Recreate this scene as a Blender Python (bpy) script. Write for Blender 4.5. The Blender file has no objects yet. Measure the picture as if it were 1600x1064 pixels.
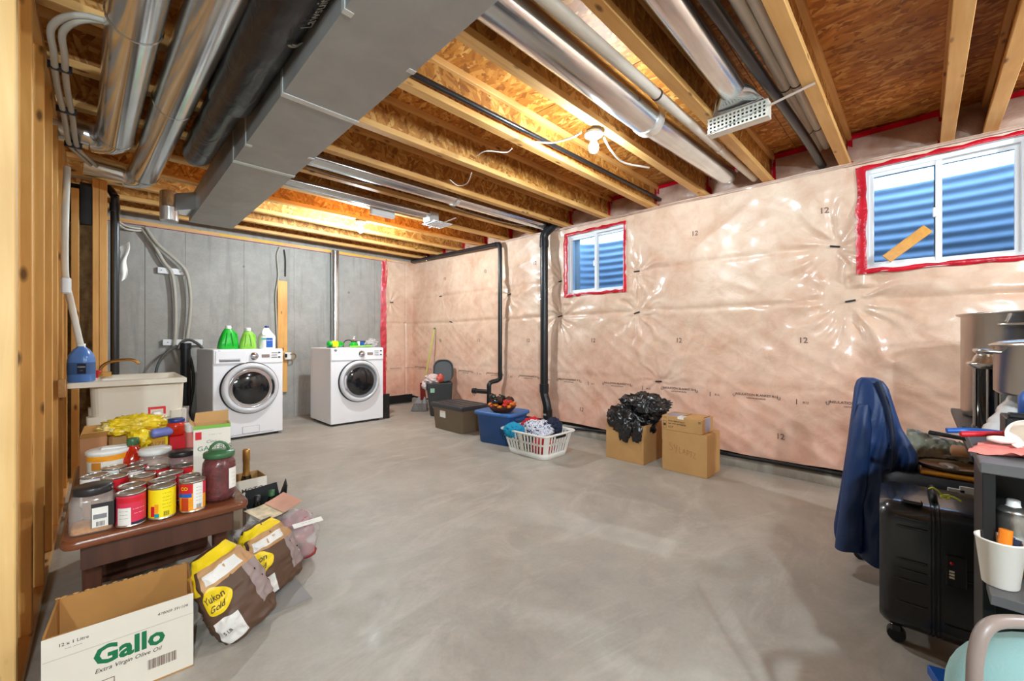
import bpy, bmesh, math, random
from mathutils import Vector, Matrix, noise
random.seed(11)
PI = math.pi
SC = bpy.context.scene
COL = SC.collection
# ------------------------------------------------------------------ camera, world, exposure
CAMZ = 1.08
cam = bpy.data.cameras.new('camera'); camo = bpy.data.objects.new('camera', cam); COL.objects.link(camo)
camo.location = (0, 0, CAMZ); camo.rotation_euler = (PI/2, 0, -PI/4)
cam.sensor_width = 36; cam.lens = 14.4; cam.clip_start = 0.02; cam.clip_end = 200
SC.camera = camo
SC.view_settings.view_transform = 'Standard'; SC.view_settings.look = 'None'
SC.view_settings.exposure = 1.62; SC.view_settings.gamma = 1.0; SC.view_settings.use_curve_mapping = False
SC.cycles.use_denoising = True
SC.cycles.max_bounces = 10; SC.cycles.diffuse_bounces = 6; SC.cycles.glossy_bounces = 4
SC.cycles.transmission_bounces = 8; SC.cycles.transparent_max_bounces = 12
SC.cycles.sample_clamp_indirect = 4.0; SC.cycles.caustics_reflective = False; SC.cycles.caustics_refractive = False
W = bpy.data.worlds.new('World'); SC.world = W; W.use_nodes = True
bg = W.node_tree.nodes['Background']; bg.inputs[0].default_value = (0.30, 0.58, 1.0, 1); bg.inputs[1].default_value = 3.0
BULB_STRENGTH = 430.0      # seen bulbs (emissive glass, about 3 cm radius)
BULB_FAR = 1000.0
BULB_FILL = 1150.0          # unseen bulbs behind the camera, two of them added as fill light
BULB_COL = (0.82, 0.97, 1.05)

# ------------------------------------------------------------------ helpers
def P(u, v, X=None, Y=None, Z=None):
    """point of the room seen at photo position (u, v), on the plane X=, Y= or Z="""
    r = (u-800)/640
    if Z is not None: S = 905.1*(CAMZ-Z)/(v-532)
    elif X is not None: S = 2*X/(1+r)
    else: S = 2*Y/(1-r)
    return Vector((S*(1+r)/2, S*(1-r)/2, CAMZ-(v-532)*S/905.1))
def lin(c):
    c /= 255.0
    return c/12.92 if c <= 0.04045 else ((c+0.055)/1.055)**2.4
def C(r, g, b): return (lin(r), lin(g), lin(b), 1.0)

def catmull(pts, n=6):
    pts = [Vector(p) for p in pts]
    if len(pts) < 3: return pts
    q = [2*pts[0]-pts[1]] + pts + [2*pts[-1]-pts[-2]]
    out = []
    for i in range(1, len(q)-2):
        a, b, c, d = q[i-1:i+3]
        for k in range(n):
            t = k/n
            out.append(0.5*((2*b)+(c-a)*t+(2*a-5*b+4*c-d)*t*t+(3*b-a-3*c+d)*t**3))
    out.append(pts[-1]); return out
def rrect(w, d, r, n=4, cx=0, cy=0):
    r = min(r, w/2-1e-4, d/2-1e-4); out = []
    for (sx, sy, a0) in ((1, 1, 0), (-1, 1, PI/2), (-1, -1, PI), (1, -1, 1.5*PI)):
        for k in range(n+1):
            a = a0+PI/2*k/n
            out.append((cx+sx*(w/2-r)+r*math.cos(a), cy+sy*(d/2-r)+r*math.sin(a)))
    return out
def circ(r, n=24, cx=0, cy=0, ry=None):
    ry = r if ry is None else ry
    return [(cx+r*math.cos(2*PI*k/n), cy+ry*math.sin(2*PI*k/n)) for k in range(n)]
_TX = {}
def text_geo(s, size=1.0, bold=0.0, shear=0.0, align='CENTER'):
    key = (s, bold, shear, align)
    if key not in _TX:
        cu = bpy.data.curves.new('text', 'FONT'); cu.body = s; cu.size = 1.0; cu.resolution_u = 2
        cu.offset = bold; cu.shear = shear; cu.align_x = align; cu.align_y = 'CENTER'; cu.fill_mode = 'FRONT'
        ob = bpy.data.objects.new('text', cu); COL.objects.link(ob)
        bpy.context.view_layer.update()
        me = bpy.data.meshes.new_from_object(ob.evaluated_get(bpy.context.evaluated_depsgraph_get()))
        _TX[key] = ([(v.co.x, v.co.y) for v in me.vertices], [tuple(p.vertices) for p in me.polygons])
        bpy.data.objects.remove(ob); bpy.data.meshes.remove(me); bpy.data.curves.remove(cu)
    vs, fs = _TX[key]
    return [(x*size, y*size) for x, y in vs], fs

class MB:
    def __init__(s): s.v = []; s.f = []; s.m = []; s.s = []
    def add(s, vs, fs, m=0, smooth=False, M=None):
        o = len(s.v)
        s.v += [tuple(M @ Vector(p)) if M is not None else tuple(p) for p in vs]
        for f in fs: s.f.append(tuple(i+o for i in f)); s.m.append(m); s.s.append(smooth)
        return s
    def box(s, x0, x1, y0, y1, z0, z1, m=0, M=None):
        vs = [(x, y, z) for z in (z0, z1) for y in (y0, y1) for x in (x0, x1)]
        return s.add(vs, [(0, 2, 3, 1), (4, 5, 7, 6), (0, 1, 5, 4), (2, 6, 7, 3), (0, 4, 6, 2), (1, 3, 7, 5)], m, False, M)
    def quad(s, a, b, c, d, m=0): return s.add([a, b, c, d], [(0, 1, 2, 3)], m)
    def loft(s, rings, m=0, smooth=True, caps=(True, True), M=None, closed=True):
        n = len(rings[0]); vs = [p for r in rings for p in r]; fs = []
        for i in range(len(rings)-1):
            for k in range(n if closed else n-1):
                a = i*n+k; b = i*n+(k+1) % n
                fs.append((a, b, b+n, a+n))
        s.add(vs, fs, m, smooth, M)
        if closed and caps[0]: s.add(list(rings[0]), [tuple(range(n))[::-1]], m, False, M)
        if closed and caps[1]: s.add(list(rings[-1]), [tuple(range(n))], m, False, M)
        return s
    def stack(s, secs, m=0, smooth=True, caps=(True, True), M=None):
        """secs: list of (z, [(x, y)...])"""
        return s.loft([[(x, y, z) for x, y in sec] for z, sec in secs], m, smooth, caps, M)
    def lathe(s, prof, n=24, c=(0, 0, 0), m=0, smooth=True, caps=(True, True), M=None):
        return s.loft([[(c[0]+r*math.cos(2*PI*k/n), c[1]+r*math.sin(2*PI*k/n), c[2]+z) for k in range(n)] for r, z in prof], m, smooth, caps, M)
    def tube(s, pts, r, n=10, m=0, smooth=True, caps=(True, True), M=None, flat=None):
        pts = [Vector(p) for p in pts]; rings = []; up = None
        for i, p in enumerate(pts):
            t = (pts[min(i+1, len(pts)-1)]-pts[max(i-1, 0)]).normalized()
            if up is None:
                up = Vector((0, 0, 1)) if abs(t.z) < 0.9 else Vector((1, 0, 0))
            up = (up-t*up.dot(t)).normalized(); sd = t.cross(up)
            rr = r[i] if isinstance(r, (list, tuple)) else r
            fl = flat or (1, 1)
            rings.append([tuple(p+up*rr*fl[0]*math.cos(2*PI*k/n)+sd*rr*fl[1]*math.sin(2*PI*k/n)) for k in range(n)])
        return s.loft([r_[::-1] for r_ in rings], m, smooth, caps, M)
    def beam(s, a, b, w, h, up=(0, 0, 1), m=0):
        a = Vector(a); b = Vector(b); t = (b-a).normalized(); up = Vector(up); up = (up-t*up.dot(t)).normalized(); sd = t.cross(up)
        vs = []
        for p in (a, b):
            for (i, j) in ((-1, -1), (1, -1), (1, 1), (-1, 1)): vs.append(tuple(p+sd*w/2*i+up*h/2*j))
        return s.add(vs, [(0, 1, 2, 3)[::-1], (4, 5, 6, 7), (0, 1, 5, 4), (1, 2, 6, 5), (2, 3, 7, 6), (3, 0, 4, 7)], m)
    def grid(s, fn, nu, nv, m=0, smooth=True, skip=None):
        vs = [fn(i/nu, j/nv) for j in range(nv+1) for i in range(nu+1)]; fs = []
        for j in range(nv):
            for i in range(nu):
                if skip and skip((i+.5)/nu, (j+.5)/nv): continue
                a = j*(nu+1)+i; fs.append((a, a+1, a+nu+2, a+nu+1))
        return s.add(vs, fs, m, smooth)
    def text(s, body, size, fn, m=0, bold=0.0, shear=0.0, align='CENTER'):
        vs, fs = text_geo(body, size, bold, shear, align)
        return s.add([tuple(fn(x, y)) for x, y in vs], fs, m)
    def blob(s, c, rad, seed=0, amp=0.12, freq=3.0, sub=4, crease=0.0, cfreq=7.0, m=0, flatz=None, M=None):
        bm = bmesh.new(); bmesh.ops.create_icosphere(bm, subdivisions=sub, radius=1.0)
        off = Vector((seed*13.1, seed*7.7, seed*3.3)); vs = []
        for v in bm.verts:
            d = v.co.normalized(); k = 1+amp*noise.noise(d*freq+off)*1.6
            if crease:
                q = noise.noise(d*cfreq+off*2); q2 = noise.noise(d*cfreq*2.3+off)
                k += crease*(0.5-abs(q)*2.2)+crease*0.5*(0.4-abs(q2)*2)
            p = Vector((c[0]+d.x*rad[0]*k, c[1]+d.y*rad[1]*k, c[2]+d.z*rad[2]*k))
            if flatz is not None and p.z < flatz: p.z = flatz
            vs.append(p)
        fs = [tuple(v.index for v in f.verts) for f in bm.faces]; bm.free()
        return s.add(vs, fs, m, True, M)
    def build(s, name, mats, parent=None, bevel=0.0, seg=1, loc=None, rotz=None, angle=35):
        me = bpy.data.meshes.new(name); me.from_pydata(s.v, [], s.f)
        if not isinstance(mats, (list, tuple)): mats = [mats]
        for m in mats: me.materials.append(m)
        me.polygons.foreach_set('material_index', s.m); me.polygons.foreach_set('use_smooth', s.s)
        if bevel:
            bm = bmesh.new(); bm.from_mesh(me); bmesh.ops.remove_doubles(bm, verts=bm.verts, dist=1e-5)
            es = [e for e in bm.edges if len(e.link_faces) == 2 and e.calc_face_angle(0) > math.radians(angle)]
            bmesh.ops.bevel(bm, geom=es, offset=bevel, segments=seg, affect='EDGES', profile=0.5, clamp_overlap=True)
            if seg > 1:
                for f in bm.faces: f.smooth = f.smooth or f.calc_area() < 1e9 and False
            bm.to_mesh(me); bm.free()
        me.update()
        o = bpy.data.objects.new(name, me); COL.objects.link(o)
        if parent is not None: o.parent = parent
        if loc is not None: o.location = loc
        if rotz is not None: o.rotation_euler = (0, 0, rotz)
        return o
def tag(o, label, cat, group=None):
    o['label'] = label; o['category'] = cat
    if group: o['group'] = group
    return o
def thing(name, label, cat, loc=(0, 0, 0), rotz=0.0, group=None):
    o = bpy.data.objects.new(name, None); COL.objects.link(o); o.empty_display_size = 0.05
    o.location = loc; o.rotation_euler = (0, 0, rotz)
    return tag(o, label, cat, group)
def struct(o): o['kind'] = 'structure'; return o
def dup(root, loc, label, rotz=None):
    r = root.copy(); COL.objects.link(r); r.location = loc; r['label'] = label
    if rotz is not None: r.rotation_euler = (0, 0, rotz)
    for ch in list(root.children):
        c = ch.copy(); COL.objects.link(c); c.parent = r
        for g in list(ch.children):
            d = g.copy(); COL.objects.link(d); d.parent = c
    return r
def plane_fn(o, ux, uy): 
    o = Vector(o); ux = Vector(ux); uy = Vector(uy)
    return lambda x, y: o+ux*x+uy*y

# ------------------------------------------------------------------ materials
class NT:
    def __init__(s, name):
        s.m = bpy.data.materials.new(name); s.m.use_nodes = True; s.t = s.m.node_tree; s.b = s.t.nodes['Principled BSDF']
    def n(s, typ, **kw):
        o = s.t.nodes.new(typ)
        for k, v in kw.items():
            if k.startswith('i_'):
                key = k[2:]; key = int(key) if key.isdigit() else key.replace('_', ' ')
                o.inputs[key].default_value = v
            else: setattr(o, k, v)
        return o
    def l(s, a, b): s.t.links.new(a, b)
    def coords(s, scale=(1, 1, 1), rot=(0, 0, 0), rand=True):
        tc = s.n('ShaderNodeTexCoord'); mp = s.n('ShaderNodeMapping'); mp.inputs['Scale'].default_value = scale; mp.inputs['Rotation'].default_value = rot
        if rand:
            oi = s.n('ShaderNodeObjectInfo'); mu = s.n('ShaderNodeMath', operation='MULTIPLY'); mu.inputs[1].default_value = 57.0
            ad = s.n('ShaderNodeVectorMath', operation='ADD')
            s.l(oi.outputs['Random'], mu.inputs[0]); s.l(tc.outputs['Object'], ad.inputs[0]); s.l(mu.outputs[0], ad.inputs[1]); s.l(ad.outputs[0], mp.inputs[0])
        else: s.l(tc.outputs['Object'], mp.inputs[0])
        return mp.outputs[0]
    def noise(s, co, scale, detail=3, rough=0.55, dist=0.0):
        o = s.n('ShaderNodeTexNoise'); o.inputs['Scale'].default_value = scale; o.inputs['Detail'].default_value = detail
        o.inputs['Roughness'].default_value = rough; o.inputs['Distortion'].default_value = dist; s.l(co, o.inputs['Vector']); return o.outputs['Fac']
    def ramp(s, fac, stops):
        o = s.n('ShaderNodeValToRGB'); e = o.color_ramp.elements
        while len(e) > 1: e.remove(e[-1])
        e[0].position = stops[0][0]; e[0].color = stops[0][1]
        for p, c in stops[1:]:
            k = e.new(p); k.color = c
        s.l(fac, o.inputs[0]); return o.outputs['Color']
    def mix(s, fac, a, b, mode='MIX'):
        o = s.n('ShaderNodeMix', data_type='RGBA', blend_type=mode)
        for sock, val in ((o.inputs[0], fac), (o.inputs[6], a), (o.inputs[7], b)):
            if hasattr(val, 'links'): s.l(val, sock)
            else: sock.default_value = val
        return o.outputs[2]
    def bump(s, h, strength=0.3, dist=0.01):
        o = s.n('ShaderNodeBump'); o.inputs['Strength'].default_value = strength; o.inputs['Distance'].default_value = dist
        s.l(h, o.inputs['Height']); s.l(o.outputs[0], s.b.inputs['Normal']); return o
    def set(s, **kw):
        for k, v in kw.items(): s.b.inputs[k.replace('_', ' ')].default_value = v
        return s
G01 = lambda v: (v, v, v, 1)
def simple(name, col, rough=0.5, metal=0.0, var=0.0, vs=6.0, bump=0.0, bs=40.0, coat=0.0, trans=0.0, alpha=1.0, emit=0.0, ior=1.45):
    n = NT(name); n.set(Base_Color=col, Roughness=rough, Metallic=metal, IOR=ior)
    if coat: n.set(Coat_Weight=coat, Coat_Roughness=0.1)
    if trans: n.set(Transmission_Weight=trans)
    if alpha < 1: n.set(Alpha=alpha)
    if emit: n.b.inputs['Emission Color'].default_value = col; n.b.inputs['Emission Strength'].default_value = emit
    if var or bump:
        co = n.coords()
        if var:
            f = n.noise(co, vs, 4)
            d = tuple(max(0, c*(1-var)) for c in col[:3])+(1,); u = tuple(min(1, c*(1+var)) for c in col[:3])+(1,)
            n.l(n.ramp(f, [(0.3, d), (0.7, u)]), n.b.inputs['Base Color'])
        if bump: n.bump(n.noise(co, bs, 3), bump, 0.01)
    return n.m
def wood(name, light, dark, axis, scale=1.0, rough=0.55, knots=True):
    n = NT(name); sc = [14*scale]*3; sc[axis] = 0.9*scale
    co = n.coords(tuple(sc))
    f = n.noise(co, 1.6, 4, 0.6, 0.6)
    col = n.ramp(f, [(0.25, dark), (0.5, tuple((a+b)/2 for a, b in zip(light, dark))), (0.72, light)])
    co2 = n.coords((3, 3, 3) if True else None); g = n.noise(co2, 0.7, 2)
    col = n.mix(0.35, col, n.ramp(g, [(0.3, tuple(c*0.62 for c in dark[:3])+(1,)), (0.65, light)]))
    if knots:
        ks = [13]*3; ks[axis] = 5.0
        vo = n.n('ShaderNodeTexVoronoi'); vo.inputs['Scale'].default_value = 1.0; vo.inputs['Randomness'].default_value = 1.0
        n.l(n.coords(tuple(ks)), vo.inputs['Vector'])
        k = n.ramp(vo.outputs['Distance'], [(0.07, G01(1)), (0.17, G01(0))])
        col = n.mix(k, col, tuple(c*0.28 for c in dark[:3])+(1,))
    n.l(col, n.b.inputs['Base Color']); n.set(Roughness=rough); n.bump(f, 0.25, 0.004)
    return n.m
def osb(name, axis_flat, tones, size=1.0, long=0, spin=1.0):
    """flake board; axis_flat = thickness axis, long = axis the flakes run along"""
    n = NT(name); cols = []; hs = []
    for i, (rz, s1, s2) in enumerate(((0.35, 9, 42), (-0.6, 11, 46), (1.3, 10, 44))):
        sc = [s2/size]*3; sc[long] = s1/size; sc[axis_flat] = 3
        rot = [0, 0, 0]; rot[axis_flat] = rz*spin
        vo = n.n('ShaderNodeTexVoronoi'); vo.inputs['Scale'].default_value = 1.0; vo.inputs['Randomness'].default_value = 1.0
        # rotate first, then stretch
        tc = n.coords((1, 1, 1), tuple(rot)); mp = n.n('ShaderNodeMapping'); mp.inputs['Scale'].default_value = sc; n.l(tc, mp.inputs[0]); n.l(mp.outputs[0], vo.inputs['Vector'])
        bw = n.n('ShaderNodeSeparateColor'); n.l(vo.outputs['Color'], bw.inputs[0])
        cols.append(n.ramp(bw.outputs[i % 3], [(0.0, tones[0]), (0.4, tones[1]), (0.75, tones[2]), (1.0, tones[3])])); hs.append(bw.outputs[(i+1) % 3])
    co = n.coords((1, 1, 1))
    a = n.ramp(n.noise(co, 13, 2), [(0.47, G01(0)), (0.53, G01(1))]); b = n.ramp(n.noise(co, 17, 2), [(0.52, G01(0)), (0.57, G01(1))])
    col = n.mix(b, n.mix(a, cols[0], cols[1]), cols[2])
    blot = n.ramp(n.noise(co, 1.8, 3), [(0.35, G01(0.72)), (0.65, G01(1))])
    col = n.mix(1.0, col, blot, 'MULTIPLY')
    n.l(col, n.b.inputs['Base Color']); n.set(Roughness=0.6); n.bump(hs[0], 0.2, 0.004)
    return n.m

M = {}
M['pine_x'] = wood('pine along x', C(238, 192, 122), C(208, 144, 68), 0)
M['pine_y'] = wood('pine along y', C(232, 186, 122), C(196, 132, 66), 1)
M['pine_z'] = wood('pine along z', C(248, 194, 112), C(220, 148, 66), 2)
M['pine_pale'] = wood('pale pine post', C(238, 202, 140), C(218, 168, 96), 2)
M['osb_web'] = osb('joist web board', 1, [C(150, 92, 34), C(190, 124, 50), C(212, 152, 72), C(232, 184, 108)], 1.0, 2)
M['osb_floor'] = osb('subfloor board', 2, [C(150, 86, 26), C(192, 120, 42), C(214, 144, 60), C(238, 184, 104)], 1.15, 1, .45)
def concrete(name, a, b, c, scale=1.0, rough=0.6, spots=0.5, floor=False):
    n = NT(name); co = n.coords((1, 1, 1), rand=False)
    f = n.noise(co, 1.1*scale, 6, 0.62, 0.4); g = n.noise(co, 6*scale, 5, 0.65, 0.3); h = n.noise(co, 60*scale, 3, 0.6)
    col = n.ramp(f, [(0.28, a), (0.5, b), (0.72, c)])
    col = n.mix(0.45, col, n.ramp(g, [(0.3, a), (0.52, b), (0.75, c)]))
    col = n.mix(0.10 if floor else 0.2, col, n.ramp(h, [(0.35, tuple(x*0.7 for x in b[:3])+(1,)), (0.65, c)]))
    if floor:
        wv = n.noise(n.coords((0.8, 1.7, 1), (0, 0, 0.5), rand=False), 1.5, 6, 0.72, 1.6)
        col = n.mix(n.ramp(wv, [(0.50, G01(0)), (0.74, G01(0.45))]), col, C(214, 208, 198))
        st = n.noise(co, 0.55, 4, 0.6, 0.8)
        col = n.mix(n.ramp(st, [(0.56, G01(0)), (0.72, G01(0.5))]), col, tuple(x*0.62 for x in a[:3])+(1,))
    else:
        vo = n.n('ShaderNodeTexVoronoi'); vo.inputs['Scale'].default_value = 2.6; n.l(co, vo.inputs['Vector'])
        col = n.mix(n.ramp(vo.outputs['Distance'], [(0.02, G01(1)), (0.07, G01(0))]), col, tuple(x*0.35 for x in a[:3])+(1,))
        dr = n.noise(n.coords((6, 6, 0.6), rand=False), 1.5, 4, 0.6)
        col = n.mix(n.ramp(dr, [(0.52, G01(0)), (0.7, G01(0.5))]), col, tuple(x*0.7 for x in a[:3])+(1,))
    n.l(col, n.b.inputs['Base Color']); n.set(Roughness=rough)
    rr = n.n('ShaderNodeMapRange'); rr.inputs[1].default_value = 0.3; rr.inputs[2].default_value = 0.7; rr.inputs[3].default_value = rough-0.16; rr.inputs[4].default_value = rough+0.14
    n.l(g, rr.inputs[0]); n.l(rr.outputs[0], n.b.inputs['Roughness']); n.bump(g, 0.15, 0.01)
    return n.m
M['floor'] = concrete('concrete floor', C(146, 138, 128), C(172, 165, 154), C(192, 186, 176), 1.0, 0.56, floor=True)
M['cwall'] = concrete('concrete wall', C(140, 136, 130), C(164, 160, 154), C(184, 180, 174), 1.6, 0.75)
M['ledge'] = concrete('footing concrete', C(128, 122, 112), C(160, 152, 140), C(186, 178, 164), 3.0, 0.8)
def galv(name, col, rough=0.3, metal=0.92, bump=0.04, along=None):
    n = NT(name); sc = [1, 1, 1]
    co = n.coords((1, 1, 1)); f = n.noise(co, 5, 4, 0.6, 0.6)
    n.l(n.ramp(f, [(0.3, tuple(c*0.86 for c in col[:3])+(1,)), (0.7, col)]), n.b.inputs['Base Color'])
    n.set(Metallic=metal, Roughness=rough)
    rr = n.n('ShaderNodeMapRange'); rr.inputs[3].default_value = rough-0.05; rr.inputs[4].default_value = rough+0.07; n.l(n.noise(co, 9, 3), rr.inputs[0]); n.l(rr.outputs[0], n.b.inputs['Roughness'])
    n.bump(n.noise(co, 1.6, 1), bump, 0.02); return n.m
M['galv'] = galv('galvanised steel', C(220, 224, 226), 0.17)
M['galv_duct'] = galv('duct sheet steel', C(182, 182, 180), 0.5, 0.55)
M['galv_bright'] = galv('bright duct seam', C(226, 226, 222), 0.35, 0.45)
M['steel'] = galv('brushed steel pot', C(206, 200, 192), 0.24)
M['abs'] = simple('black drain plastic', C(30, 30, 32), 0.32, bump=0.04, bs=9)
M['pvc'] = simple('white drain plastic', C(226, 220, 208), 0.38, var=0.06)
M['cable_white'] = simple('white cable jacket', C(222, 216, 204), 0.45)
M['cable_grey'] = simple('grey cable jacket', C(176, 170, 158), 0.5)
M['cable_black'] = simple('black cable jacket', C(34, 32, 32), 0.5)
n = NT('black duct wrap'); co = n.coords((1, 1, 1)); n.set(Base_Color=C(26, 23, 27), Roughness=0.3, Coat_Weight=0.15)
n.bump(n.noise(n.coords((5, 2, 5)), 3, 2, 0.5, 1.5), 0.25, 0.02); M['wrap'] = n.m
n = NT('vapour barrier over pink batts'); co = n.coords((1, 1, 1), rand=False)
f = n.noise(co, 2.2, 5, 0.6, 0.5); g = n.noise(co, 9, 4, 0.6, 0.6)
sep = n.n('ShaderNodeSeparateXYZ'); n.l(co, sep.inputs[0])
zr = n.n('ShaderNodeMapRange'); zr.inputs[1].default_value = 0.1; zr.inputs[2].default_value = 1.3; n.l(sep.outputs[2], zr.inputs[0])
c1 = n.ramp(f, [(0.3, C(204, 164, 138)), (0.5, C(220, 188, 162)), (0.72, C(232, 208, 184))])
c2 = n.ramp(f, [(0.3, C(216, 150, 124)), (0.5, C(230, 176, 154)), (0.72, C(236, 198, 178))])
col = n.mix(zr.outputs[0], c2, c1)
col = n.mix(0.3, col, n.ramp(g, [(0.3, C(200, 140, 112)), (0.6, C(236, 204, 182))]))
n.l(col, n.b.inputs['Base Color']); n.set(Roughness=0.42, Coat_Weight=0.55, Coat_Roughness=0.16, Coat_IOR=1.5)
n.bump(n.noise(co, 7, 5, 0.62, 1.6), 0.35, 0.012); M['sheet'] = n.m
n = NT('plastic over rim batts'); co = n.coords((1, 1, 1)); n.l(n.ramp(n.noise(co, 5, 4), [(0.3, C(170, 134, 116)), (0.7, C(216, 190, 174))]), n.b.inputs['Base Color'])
n.set(Roughness=0.35, Coat_Weight=0.4); n.bump(n.noise(co, 6, 4, 0.6, 1.0), 0.6, 0.02); M['rim'] = n.m
M['tape'] = simple('red sheathing tape', C(196, 20, 40), 0.28, var=0.25, vs=12, bump=0.4, bs=22)
M['ink'] = simple('dark print', C(70, 52, 46), 0.6)
M['ink_soft'] = simple('faded print', C(122, 96, 84), 0.6)
M['black_ink'] = simple('black print', C(36, 32, 30), 0.6)
M['vinyl'] = simple('white vinyl', C(232, 232, 234), 0.35)
M['glass'] = simple('window glass', (1, 1, 1, 1), 0.02, trans=1.0, ior=1.02)
M['well'] = galv('corrugated well steel', C(154, 168, 184), 0.6, 0.1)
M['gravel'] = simple('well gravel', C(120, 116, 110), 0.9, var=0.4, vs=40)
M['bulb'] = simple('lit bulb', (BULB_COL[0], BULB_COL[1], BULB_COL[2], 1), 0.4, emit=BULB_STRENGTH)
M['bulb_far'] = simple('lit far bulb', (BULB_COL[0], BULB_COL[1], BULB_COL[2], 1), 0.4, emit=BULB_FAR)
M['bulb_fill'] = simple('unseen fill bulb', (BULB_COL[0], BULB_COL[1], BULB_COL[2], 1), 0.4, emit=BULB_FILL)
M['porcelain'] = simple('white lampholder', C(236, 234, 228), 0.3)
M['enamel'] = simple('white enamel', C(246, 246, 250), 0.28, coat=0.2)
M['enamel_side'] = simple('painted steel side', C(206, 202, 200), 0.4)
M['ring'] = simple('door ring grey white', C(214, 214, 218), 0.25, coat=0.3)
M['ring_dark'] = simple('dark door seal', C(58, 58, 62), 0.4)
M['door_glass'] = simple('smoked door glass', C(26, 27, 30), 0.06, coat=0.6)
M['chrome'] = simple('chrome', C(220, 220, 224), 0.16, metal=1.0)
M['display'] = simple('grey display', C(150, 130, 122), 0.25)
M['grey'] = simple('grey plastic', C(128, 128, 132), 0.45)
M['white_plastic'] = simple('white plastic', C(234, 232, 226), 0.35)
M['sink'] = simple('cream laundry tub', C(232, 222, 204), 0.32, var=0.05, vs=3)
M['card'] = simple('brown cardboard', C(190, 146, 92), 0.8, var=0.1, vs=5, bump=0.05, bs=60)
M['card_in'] = simple('cardboard inside', C(188, 136, 74), 0.85, var=0.1, vs=5)
M['card_white'] = simple('white printed cardboard', C(226, 218, 204), 0.6, var=0.05, vs=4)
M['dark'] = simple('near black', C(22, 20, 20), 0.6)
M['charcoal'] = simple('charcoal plastic', C(54, 54, 58), 0.42, bump=0.05)
M['taupe'] = simple('taupe plastic', C(128, 112, 92), 0.45, var=0.05)
M['blue_tote'] = simple('blue tote plastic', C(34, 78, 138), 0.4, var=0.08)
M['blue_lid'] = simple('blue lid plastic', C(62, 108, 172), 0.4, var=0.06)
M['can_black'] = simple('black bin plastic', C(62, 64, 66), 0.42)
M['bag'] = simple('black refuse bag', C(24, 23, 25), 0.22, coat=0.4, bump=0.35, bs=16)
M['clear_bag'] = simple('thin clear plastic', C(226, 218, 218), 0.12, alpha=0.38, coat=0.6, bump=0.7, bs=30)
M['green'] = simple('bright green plastic', C(20, 176, 44), 0.3, coat=0.3)
M['lime'] = simple('lime green plastic', C(140, 204, 72), 0.3, coat=0.3)
M['blue'] = simple('blue plastic', C(34, 92, 176), 0.35)
M['label_blue'] = simple('blue paper label', C(28, 92, 180), 0.45)
M['cap_blue'] = simple('dark blue cap', C(40, 60, 120), 0.35)
M['brown_wood'] = wood('dark brown table wood', C(132, 74, 44), C(84, 42, 24), 0, 1.0, 0.26, False)
M['brown_dark'] = wood('dark table frame', C(92, 54, 38), C(58, 32, 22), 2, 1.0, 0.4, False)
M['tin'] = simple('tin lid', C(196, 190, 182), 0.3, metal=0.9)
M['lab_red'] = simple('red label', C(206, 32, 44), 0.4)
M['lab_pink'] = simple('crimson label', C(214, 50, 78), 0.4)
M['lab_yellow'] = simple('yellow label', C(246, 222, 24), 0.4)
M['lab_orange'] = simple('orange label', C(244, 156, 30), 0.4, var=0.15, vs=30)
M['lab_white'] = simple('white label', C(232, 228, 220), 0.5)
M['lab_black'] = simple('black label', C(40, 38, 38), 0.4)
M['lab_brown'] = simple('tan label', C(170, 116, 74), 0.5)
M['olives'] = simple('purple olives', C(104, 48, 50), 0.2, var=0.55, vs=38, coat=0.5, bump=0.6, bs=38)
M['clear'] = simple('clear plastic jar', C(214, 206, 200), 0.06, alpha=0.24, coat=0.8)
M['lid_green'] = simple('dark green lid', C(62, 104, 66), 0.35)
M['lid_black'] = simple('black lid', C(44, 40, 40), 0.35)
M['clear_dark'] = simple('clear jar over dark contents', C(120, 90, 88), 0.05, alpha=0.12, coat=1.0)
M['nuts'] = simple('golden snack pieces', C(206, 140, 64), 0.6, var=0.3, vs=60, bump=0.6, bs=70)
M['syrup'] = simple('red syrup', C(186, 34, 8), 0.08, coat=0.6, var=0.4, vs=9)
M['sauce'] = simple('tomato sauce jar', C(196, 48, 22), 0.12, coat=0.5)
M['foil_yellow'] = simple('yellow foil bag', C(236, 200, 40), 0.22, coat=0.4, var=0.25, vs=9, bump=0.6, bs=26)
M['paper_bag'] = simple('brown paper sack', C(92, 66, 50), 0.5, var=0.12, vs=8, bump=0.3, bs=20)
M['paper_grey'] = simple('mauve grey sack panel', C(150, 130, 126), 0.55, var=0.1, bump=0.3, bs=20)
M['paper_tan'] = simple('tan sack panel', C(186, 142, 96), 0.55, var=0.15, bump=0.3, bs=20)
M['paper_white'] = simple('white sack panel', C(226, 222, 216), 0.5, var=0.1, bump=0.3, bs=20)
M['paper_yellow'] = simple('yellow sack paper', C(238, 204, 26), 0.4, var=0.12, vs=12)
M['navy'] = simple('navy jacket cloth', C(26, 52, 98), 0.5, var=0.12, vs=3, bump=0.1, bs=60)
M['navy_dark'] = simple('dark navy lining', C(18, 30, 56), 0.6)
M['suit'] = simple('black suitcase shell', C(36, 38, 42), 0.26, coat=0.35)
M['rubber'] = simple('black rubber', C(22, 22, 24), 0.5)
M['desk'] = simple('black laminate', C(25, 25, 26), 0.42, var=0.08)
M['desk_top'] = simple('worn grey black laminate', C(92, 90, 90), 0.4, var=0.1, vs=10)
M['teal'] = simple('pale teal upholstery', C(150, 190, 188), 0.75, bump=0.12, bs=200)
M['taupe_frame'] = simple('taupe chair frame', C(140, 124, 116), 0.38)
M['honey'] = wood('honey coloured seat', C(226, 160, 52), C(190, 116, 26), 0, 1.0, 0.35, False)
M['clothred'] = simple('red cloth', C(206, 26, 44), 0.8)
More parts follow.
